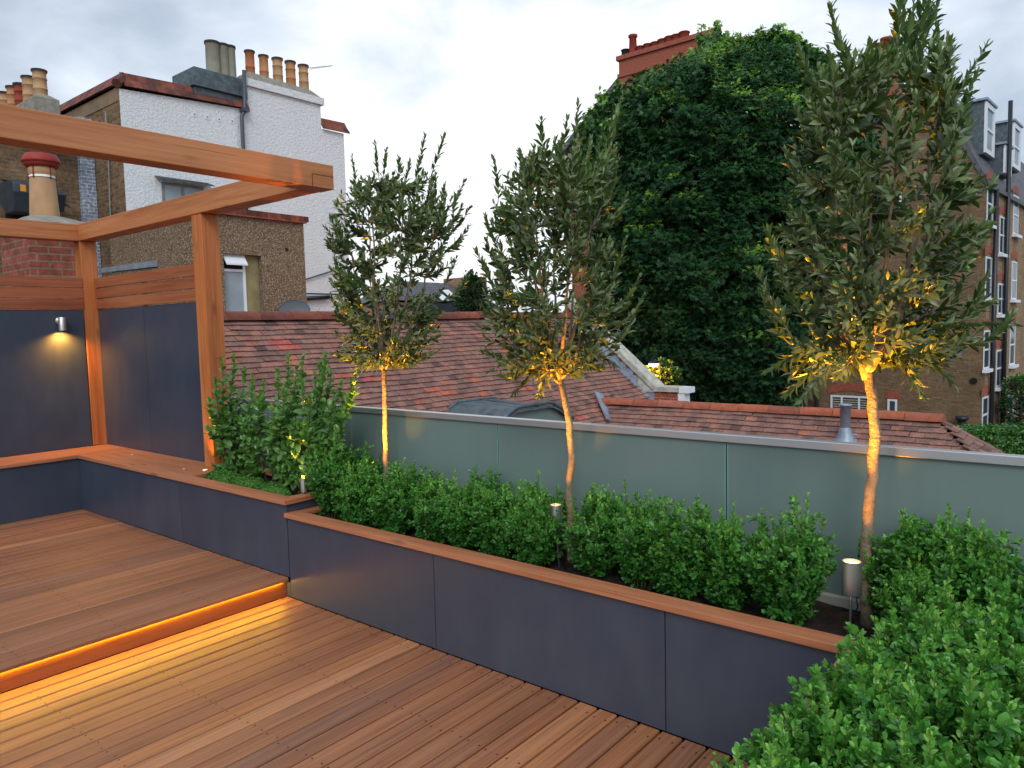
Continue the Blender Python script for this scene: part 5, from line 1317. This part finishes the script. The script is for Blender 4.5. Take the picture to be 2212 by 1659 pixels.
near = [box_plant(41, .375, .145, 42, .0265), box_plant(42, .375, .145, 42, .0265)]
un = [0, 0]
ng = [(-.36, 2.52, .95), (-.17, 2.58, 1.05), (.03, 2.55, 1.05), (-.40, 2.28, .95), (-.21, 2.31, 1.0), (.03, 2.30, 1.0), (-.43, 2.04, .98), (-.24, 2.06, 1.0), (0.0, 2.05, 1.05), (-.45, 1.80, .98), (-.26, 1.80, 1.05), (-.03, 1.80, 1.05),
      (-.48, 1.57, .92), (-.28, 1.55, .95), (-.05, 1.55, 1.0), (-.49, 1.35, .90), (-.22, 1.32, .85)]
for k, (x, y, s) in enumerate(ng):
    rw = k // 3 + 1; cl = ('left', 'middle', 'right')[k % 3]
    place(near, un, k % 2, x, y, .43, s, random.uniform(0, 6), f'box plant in the {ordn[rw-1]} cross row from the back of the near planter, {cl} side', 'box plant', 'box plants in the near return planter')

for k, (x, y, s, ry_, lb) in enumerate(((-.575, 1.50, .62, -.42, 'small box sprigs leaning out over the near planter edge'), (-.555, 1.66, .55, -.30, 'low box tuft beside the leaning sprigs at the near planter edge'))):
    o = place(near, un, k, x, y, .44, s, 1.2 + k*2, lb, 'box plant', 'box plants in the near return planter'); o.rotation_euler = (0, ry_, 1.2 + k*2)

# ---------------------------------------------------------------- leafy shrubs in the raised planter
def shrub(label, bx, by, env_tips, seed, n=58, L=.056):
    global rng
    rng = np.random.default_rng(seed); random.seed(seed)
    org = (bx, by, .54); o = empty('leafy_shrub', org, 0, label, 'shrub', 'leafy shrubs in the raised planter'); lv = Leaves(); tw = MB(org); B = V3(org)
    stems = []
    for k in range(5):
        a_ = 2*math.pi*k/5 + rng.uniform(-.4, .4); e = B + [math.cos(a_)*.10, math.sin(a_)*.08, rng.uniform(.22, .36)]
        pp = bez(B + rng.normal(size=3)*[.008, .008, 0] - [0, 0, .01], B + [math.cos(a_)*.06, math.sin(a_)*.05, .05], e - [0, 0, .10], e, 7) + rng.normal(size=(7, 3))*.003
        tw.tube(pp, list(np.linspace(.0075, .004, 7)), 7); stems.append(pp)
    SP = np.concatenate([s_[2:] for s_ in stems])
    def go(tip, r0=.45):
        D = np.linalg.norm(SP - tip, axis=1) + np.where(SP[:, 2] > tip[2], .4, 0); s = SP[np.argmin(D)]; d = tip - s
        pp = bez(s, s + d*.3 + [0, 0, -.01], tip - [0, 0, np.linalg.norm(d)*.3], tip, 8) + np.concatenate([np.zeros((1,3)), rng.normal(size=(7, 3))*.003])
        tw.tube(pp, list(np.linspace(.0036, .0014, 8)), 5)
        shoot_leaves(lv, pp, .28, .021, L, L*.60, 66, r0, up=.8, jitter=.55)
        return pp
    for t in env_tips: go(V3(t), .62)
    for k in range(n):
        q = math.sqrt(rng.random()); a_ = rng.uniform(0, 2*math.pi); z = rng.uniform(.10, .50)
        go(B + [math.cos(a_)*.21*q, math.sin(a_)*.17*q, z], .40 + .3*z)
    tw.build('stems', M['stem'], o); lv.build('foliage', T_OVAL, M['bay'], o, org)
A_ = lambda u, v, y: at(u, v, 1, y)
shrub('leafy green shrub leaning over the pergola post in the raised planter', A_(502, 1000, 2.86).x, 2.88, [A_(505, 770, 2.85), A_(480, 775, 2.8), A_(530, 800, 2.9), A_(465, 820, 2.75), A_(450, 865, 2.75), A_(545, 815, 2.8), A_(455, 930, 2.7)], 51)
shrub('second leafy green shrub from the post in the raised planter', A_(585, 1005, 2.86).x, 2.86, [A_(622, 772, 2.85), A_(655, 775, 2.85), A_(600, 800, 2.85), A_(570, 830, 2.9), A_(640, 800, 2.8), A_(612, 850, 2.75), A_(590, 880, 2.75), A_(645, 850, 2.9), A_(560, 850, 2.8)], 52, 60)
shrub('third leafy green shrub in the raised planter behind its spike light', A_(648, 1020, 2.86).x, 2.88, [A_(690, 790, 2.85), A_(702, 770, 2.85), A_(680, 810, 2.9), A_(715, 800, 2.9), A_(735, 830, 2.85), A_(670, 860, 2.75), A_(700, 870, 2.8), A_(655, 830, 2.8)], 53, 52)
shrub('leafy green shrub at the free end of the raised planter, glowing yellow at its base', A_(690, 1032, 2.86).x, 2.84, [A_(768, 800, 2.85), A_(760, 830, 2.85), A_(745, 860, 2.9), A_(740, 900, 2.8), A_(720, 850, 2.8), A_(735, 935, 2.8)], 54, 60)

# ---------------------------------------------------------------- cushions of ground cover
def cushion(label, x, y, rx, ry, h, seed, n=5200):
    rg = np.random.default_rng(seed)
    th_ = rg.uniform(0, 2*math.pi, n); cz = np.sqrt(rg.random(n)); st_ = cz
    lump = 1 + .10*np.sin(th_*3+seed) + .07*np.sin(th_*5+1)
    zz = np.sqrt(np.maximum(0, 1-st_**2.4))
    X = np.stack([x + rx*st_*np.cos(th_)*lump, y + ry*st_*np.sin(th_)*lump, .535 + h*zz*(1+.12*np.sin(9*st_*np.cos(th_)+seed)*np.sin(8*st_*np.sin(th_)))], 1)
    nrm = np.stack([st_*np.cos(th_), st_*np.sin(th_), .35+zz], 1); nrm = unit(nrm) + rg.normal(size=(n, 3))*.45
    A = np.cross(nrm, rg.normal(size=(n, 3)))
    o = leaf_mesh('ground_cover_cushion', X - V3((x, y, .535)), A, nrm, rg.uniform(.007, .011, n), rg.uniform(.006, .009, n), T_BOX, np.clip(rg.normal(.5, .25, n), 0, 1), [M['moss']])
    o.location = (x, y, .535); tag(o, label, 'ground cover', 'mossy cushions in the raised planter')
    # body under the tiny leaves
    m = MB((x, y, .535)); vs = [(x, y, .53+h*.93)]; N_ = 24
    for i in range(1, 7):
        s_ = i/6
        for k in range(N_):
            a_ = 2*math.pi*k/N_; lm = 1 + .10*math.sin(a_*3+seed) + .07*math.sin(a_*5+1); vs.append((x+rx*s_*.97*math.cos(a_)*lm, y+ry*s_*.97*math.sin(a_)*lm, .53+h*.93*math.sqrt(max(0, 1-s_**2.4))))
    fs = [(0, 1+k, 1+(k+1) % N_) for k in range(N_)] + [(1+i*N_+k, 1+(i+1)*N_+k, 1+(i+1)*N_+(k+1) % N_, 1+i*N_+(k+1) % N_) for i in range(5) for k in range(N_)]
    m.add(vs, fs, .2, True); m.build('cushion_body', M['moss'], o)
c_ = at(522, 1030, 2, .58); cushion('mossy green cushion nearest the bench', -4.93, 2.73, .19, .10, .105, 1)
cushion('middle mossy green cushion in the raised planter', -4.62, 2.73, .20, .105, .100, 2)
cushion('mossy green cushion beside the small spike light', -4.29, 2.71, .20, .09, .085, 3)

# ---------------------------------------------------------------- big sycamore
def sycamore():
    global rng
    rng = np.random.default_rng(77)
    D0 = 22.5; c = atd(1530, 470, D0); base = (c.x+.4, c.y, -5)
    o = empty('sycamore_tree', base, 0, 'huge dark green broadleaf tree filling the view between the second and third olives', 'tree')
    mb = MB(base); C0 = V3(c)
    env = [(112, 1560, 1690), (138, 1522, 1722), (160, 1490, 1748), (178, 1378, 1775), (210, 1325, 1795), (250, 1288, 1825), (320, 1258, 1860), (420, 1250, 1860), (540, 1265, 1850), (650, 1300, 1830), (740, 1350, 1800), (800, 1400, 1760), (865, 1500, 1720), (930, 1540, 1690)]
    rows = sorted([(atd(ul, v, D0).z, (V3(atd(ul, v, D0))-C0)@CAMR2, (V3(atd(ur, v, D0))-C0)@CAMR2) for v, ul, ur in env])
    zs = np.array([r_[0] for r_ in rows]); ls = np.array([r_[1] for r_ in rows]); rs = np.array([r_[2] for r_ in rows])
    tb = V3(base); tt = C0 + [0, 0, 4.5]
    mb.tube(bez(tb, tb*[1, 1, 0]+[0, 0, -2], C0+[0, 0, 0], tt, 12), list(np.linspace(.42, .06, 12)), 12, jit=.05)
    P=[]; A=[]; N=[]; L=[]; r0=[]
    ncl = 6800
    for k in range(ncl):
        z = rng.uniform(zs[0]+.2, zs[-1]); l = np.interp(z, zs, ls); r_ = np.interp(z, zs, rs); hw = (r_-l)/2; mid = (l+r_)/2
        a_ = rng.uniform(0, 2*math.pi); q = rng.uniform(.80, 1.0) if rng.random() < .82 else rng.uniform(.3, .8)
        lob = .5*math.sin(4*a_+1.1*z) + .5*math.sin(7*a_-1.9*z+1) + .45*math.sin(11*a_+3.1*z+2) + .35*math.sin(2.7*z)
        if lob < -.25 and rng.random() < .8: q *= .90
        else: q *= 1 + .055*lob
        cc = C0*[1, 1, 0] + [0, 0, z] + CAMR2*(mid+hw*q*math.cos(a_)) + CAMF2*(hw*.85*q*math.sin(a_))
        out_ = unit(CAMR2*math.cos(a_) + CAMF2*math.sin(a_)); young = (lob > .35) and rng.random() < .06 + .8*((z-zs[0])/(zs[-1]-zs[0]))**2
        if k % 14 == 0:
            s = C0*[1, 1, 0] + [0, 0, z-1.2]; mb.tube(bez(s, s+(cc-s)*.4, cc-[0, 0, .3], cc, 6), [.07, .055, .04, .03, .02, .012], 5)
        m_ = 27; size = rng.uniform(.18, .34)
        for j in range(m_):
            d = rng.normal(size=3); d /= np.linalg.norm(d); d[2] *= .8
            p = cc + d*size*rng.random()**.4 + out_*.05
            P.append(p); A.append(out_*.7 + d*.6 + [0, 0, -.55]); N.append(out_*.9 + [0, 0, .5] + rng.normal(size=3)*.45)
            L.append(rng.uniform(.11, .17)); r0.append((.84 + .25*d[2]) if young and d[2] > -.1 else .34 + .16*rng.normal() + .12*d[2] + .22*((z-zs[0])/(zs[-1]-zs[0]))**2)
    for (u, v) in ((1515, 37), (1549, 32), (1573, 55), (1594, 61), (1639, 47), (1680, 36), (1719, 60), (1763, 104), (1296, 184), (1316, 197), (1277, 223), (1335, 162), (1490, 92), (1610, 72), (1655, 74), (1700, 80), (1740, 88), (1560, 70), (1530, 64), (1785, 120), (1400, 150), (1440, 140)):
        t = V3(atd(u, v+14, D0 + rng.uniform(-1.5, 1)))
        mb.tube([t-[0, 0, 1.2], t-[0, 0, .5], t], [.03, .02, .008], 4)
        for j in range(150):
            s = rng.random()**.8; w_ = .07 + .24*s; p = t - [0, 0, s*1.35] + rng.normal(size=3)*[w_, w_, .05]*.75
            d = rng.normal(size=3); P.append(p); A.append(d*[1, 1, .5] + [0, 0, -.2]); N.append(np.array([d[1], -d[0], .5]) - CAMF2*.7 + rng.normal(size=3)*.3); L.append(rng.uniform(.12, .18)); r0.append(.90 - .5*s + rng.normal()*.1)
    mb.build('trunk', M['darkbark'], o)
    L = np.array(L)
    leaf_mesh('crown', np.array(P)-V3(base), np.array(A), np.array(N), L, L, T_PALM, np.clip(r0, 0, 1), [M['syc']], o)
sycamore()
def leaf_tree(name, label, cat, c, rad, base_z, n, L, mat, seed, tr=.06, tmpl=T_OVAL, cone=0):
    global rng
    rng = np.random.default_rng(seed); org = (c[0], c[1], base_z); o = empty(name, org, 0, label, cat)
    mb = MB(org); mb.tube([(c[0], c[1], base_z), (c[0], c[1], c[2]+rad[2]*.6)], [tr, tr*.3], 8)
    ncl = n // 22; P=[]; A=[]; N=[]; r0=[]
    for k in range(ncl):
        d = rdir(); q = rng.uniform(.7, 1.05); zf = d[2]; wz = 1 - cone*max(0, zf)
        cc = V3(c) + d*q*np.array(rad)*[wz, wz, 1]
        mb.tube([V3(c)*[1, 1, 0]+[0, 0, cc[2]-rad[2]*.3], cc], [tr*.25, tr*.1], 4)
        for j in range(22):
            e = rdir(); P.append(cc + e*max(rad)*.16*rng.random()**.5); A.append(d + e*.8 + [0, 0, -.2]); N.append(d*.5 + [0, 0, .8] + rng.normal(size=3)*.4); r0.append(.4 + .2*e[2] + .15*rng.normal() + .2*max(0, d[2]))
    mb.build('trunk', M['darkbark'], o)
    LL = rng.uniform(.75, 1.2, len(P))*L
    leaf_mesh('crown', np.array(P)-V3(org), np.array(A), np.array(N), LL, LL*.6, tmpl, np.clip(r0, 0, 1), [mat], o)
    return o
c = atd(1020, 655, 33); leaf_tree('small_tree', 'small dark tree in front of the distant chimney block', 'tree', c, (.75, .75, 1.35), -5, 4200, .13, M['fartree'], 81, .12, cone=.5)
c = atd(1428, 822, 18.0); leaf_tree('lamp_lit_bush', 'leafy bush lit amber by the street lamp beyond the gable', 'bush', c, (.42, .5, .45), -5, 2600, .075, M['syc'], 82, .05)
c = atd(2205, 870, 27); leaf_tree('corner_bush', 'dark bush against the brick block at the far right edge', 'bush', c, (.6, .9, 1.0), -5, 3000, .10, M['syc'], 83, .08)
# clipped hedge far right
a = atd(2085, 938, 17); b = atd(2330, 942, 15.5)
def hedge():
    global rng
    rng = np.random.default_rng(90); ln = V3(b)-V3(a); ln[2] = 0; Lh = np.linalg.norm(ln); u = ln/Lh; n_ = np.array([u[1], -u[0], 0])
    if (V3(CAM)-V3(a))@n_ < 0: n_ = -n_
    zt = a.z; org = (a.x, a.y, -5); n = 26000
    s = rng.uniform(-.6, Lh, n); top = rng.random(n) < .45
    dep = np.where(top, rng.uniform(0, 1.4, n), rng.uniform(-.06, .05, n)); z = np.where(top, zt + rng.normal(0, .035, n) + .05*np.sin(s*2), zt - rng.uniform(0, 2.2, n))
    P = V3(a)*[1, 1, 0] + u*s[:, None] - n_*dep[:, None]; P[:, 2] = z
    N = np.where(top[:, None], [0, 0, 1.0], n_*.8+[0, 0, .5]) + rng.normal(size=(n, 3))*.5; A = np.cross(N, rng.normal(size=(n, 3)))
    LL = rng.uniform(.05, .09, n)
    o = leaf_mesh('clipped_hedge', P - V3(org), A, N, LL, LL*.6, T_OVAL, np.clip(rng.normal(.5, .25, n), 0, 1), [M['hedge']]); o.location = org
    tag(o, 'clipped bright green hedge at the foot of the brick block', 'hedge')
    m = MB(org); p0 = V3(a) - u*.6; q0 = V3(a) + u*Lh
    m.hexa([p0*[1,1,0]+[0,0,-5]-n_*1.35, q0*[1,1,0]+[0,0,-5]-n_*1.35, q0*[1,1,0]+[0,0,-5], p0*[1,1,0]+[0,0,-5], p0*[1,1,0]-n_*1.35+[0,0,zt-.03], q0*[1,1,0]-n_*1.35+[0,0,zt-.03], q0*[1,1,0]+[0,0,zt-.03], p0*[1,1,0]+[0,0,zt-.03]]); m.build('hedge_core', M['hedge'], o)
hedge()

# ---------------------------------------------------------------- spike lights
def tip_at(F, dz): return (F[0], F[1], F[2]+dz)
s2_ = spike(1200, 1090, 1143, (.006, .02), 2.83, watts=230, deg=50, aim=(F2[0], F2[1]-.06, F2[2]+.4), label='stainless steel spike light glowing at its top beside the middle olive trunk', r=.0290)
s3_ = spike(1840, 1212, 1282, (-.01, .03), 2.80, watts=330, deg=50, aim=(F3[0], F3[1]-.08, F3[2]+.4), label='largest looking stainless steel spike light in front of the right olive trunk', r=.0340)
xs = at(836, 1046, 1, 2.90)
s1_ = spike(812, 1035, 1090, (0, .0), 2.86, watts=260, deg=64, aim=tip_at(F1, .45), label='spike light half hidden among box plants at the left olive trunk', r=.0235)
s0_ = spike(655, 1034, 1062, (.01, .0), 2.70, zbase=.545, watts=48, aim=tuple(at(640, 900, 1, 2.82)), label='short chrome spike light at the corner of the raised planter', r=.0200, deg=66)
# ================================================================ SKY, SUN, CAMERA
W = bpy.data.worlds.new('World'); SC.world = W; W.use_nodes = True
nt = W.node_tree; nt.nodes.clear()
def wn(t, **k):
    x = nt.nodes.new(t)
    for a, b in k.items(): setattr(x, a, b)
    return x
SUN_EL, SUN_AZ = 38, 140
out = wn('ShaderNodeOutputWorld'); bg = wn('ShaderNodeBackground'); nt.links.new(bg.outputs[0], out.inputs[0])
sky = wn('ShaderNodeTexSky', sky_type='NISHITA'); sky.sun_disc = False; sky.sun_elevation = R(SUN_EL); sky.sun_rotation = R(SUN_AZ)
tc = wn('ShaderNodeTexCoord'); mp = wn('ShaderNodeMapping'); nt.links.new(tc.outputs['Generated'], mp.inputs[0]); mp.inputs['Scale'].default_value = (1, 1, 2.3); mp.inputs['Location'].default_value = (.35, .1, .0)
n1 = wn('ShaderNodeTexNoise'); nt.links.new(mp.outputs[0], n1.inputs['Vector']); n1.inputs['Scale'].default_value = 1.9; n1.inputs['Detail'].default_value = 8; n1.inputs['Roughness'].default_value = .52; n1.inputs['Distortion'].default_value = .35
# a brighter break in the cloud in one part of the sky
dt = wn('ShaderNodeVectorMath', operation='DOT_PRODUCT'); nt.links.new(tc.outputs['Generated'], dt.inputs[0])
bd = ray(1120, 330).normalized(); dt.inputs[1].default_value = bd
mr = wn('ShaderNodeMapRange'); nt.links.new(dt.outputs['Value'], mr.inputs[0]); mr.inputs[1].default_value = .80; mr.inputs[2].default_value = 1.0; mr.inputs[3].default_value = -.04; mr.inputs[4].default_value = .13
ad = wn('ShaderNodeMath', operation='ADD'); nt.links.new(n1.outputs[0], ad.inputs[0]); nt.links.new(mr.outputs[0], ad.inputs[1])
rp = wn('ShaderNodeValToRGB'); nt.links.new(ad.outputs[0], rp.inputs[0]); e = rp.color_ramp.elements
e.new(.5); e.new(.5)
for i, (p_, c_) in enumerate([(.41, (.33, .40, .49, 1)), (.50, (.49, .57, .68, 1)), (.58, (.70, .78, .88, 1)), (.665, (1.02, 1.04, 1.06, 1))]):
    e[i].position = p_; e[i].color = c_
mx = wn('ShaderNodeMix', data_type='RGBA'); mx.inputs[0].default_value = .93
sc_ = wn('ShaderNodeVectorMath', operation='SCALE'); nt.links.new(sky.outputs[0], sc_.inputs[0]); sc_.inputs['Scale'].default_value = .10
nt.links.new(sc_.outputs[0], mx.inputs[6]); nt.links.new(rp.outputs[0], mx.inputs[7]); nt.links.new(mx.outputs[2], bg.inputs[0]); bg.inputs[1].default_value = 1.0
# brightness added to the unseen sky overhead and behind the viewer, lighting the terrace
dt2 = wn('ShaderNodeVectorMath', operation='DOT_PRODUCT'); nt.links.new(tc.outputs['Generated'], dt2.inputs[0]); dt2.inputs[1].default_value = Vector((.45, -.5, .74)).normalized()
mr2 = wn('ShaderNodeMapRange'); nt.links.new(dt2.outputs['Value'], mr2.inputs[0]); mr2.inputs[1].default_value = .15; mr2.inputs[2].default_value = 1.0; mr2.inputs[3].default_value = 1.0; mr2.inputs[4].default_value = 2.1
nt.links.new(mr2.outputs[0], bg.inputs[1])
sd = bpy.data.lights.new('sun', 'SUN'); sd.energy = 1.0; sd.angle = R(25); sd.color = (1, .95, .88)
so_ = bpy.data.objects.new('sun', sd); COL.objects.link(so_)
sv = Vector((math.sin(R(SUN_AZ)) * math.cos(R(SUN_EL)), math.cos(R(SUN_AZ)) * math.cos(R(SUN_EL)), math.sin(R(SUN_EL))))
so_.rotation_euler = sv.to_track_quat('Z', 'Y').to_euler()

cd = bpy.data.cameras.new('camera'); cam = bpy.data.objects.new('camera', cd); COL.objects.link(cam); SC.camera = cam
cd.sensor_width = 36; cd.lens = 1600 / 2212 * 36; cd.clip_start = .05; cd.clip_end = 600
rm = Matrix((CR, -CD, -CF)).transposed(); cam.matrix_world = Matrix.Translation(CAM) @ rm.to_4x4()
SC.view_settings.view_transform = 'Standard'; SC.view_settings.look = 'None'; SC.view_settings.exposure = .22; SC.view_settings.gamma = 1
SC.render.engine = 'CYCLES'; SC.cycles.use_denoising = True
try: SC.cycles.denoiser = 'OPENIMAGEDENOISE'
except Exception: pass
SC.cycles.max_bounces = 8; SC.cycles.diffuse_bounces = 3; SC.cycles.glossy_bounces = 3; SC.cycles.transmission_bounces = 4
SC.cycles.sample_clamp_indirect = 6; SC.cycles.caustics_reflective = False; SC.cycles.caustics_refractive = False
SC.render.film_transparent = False
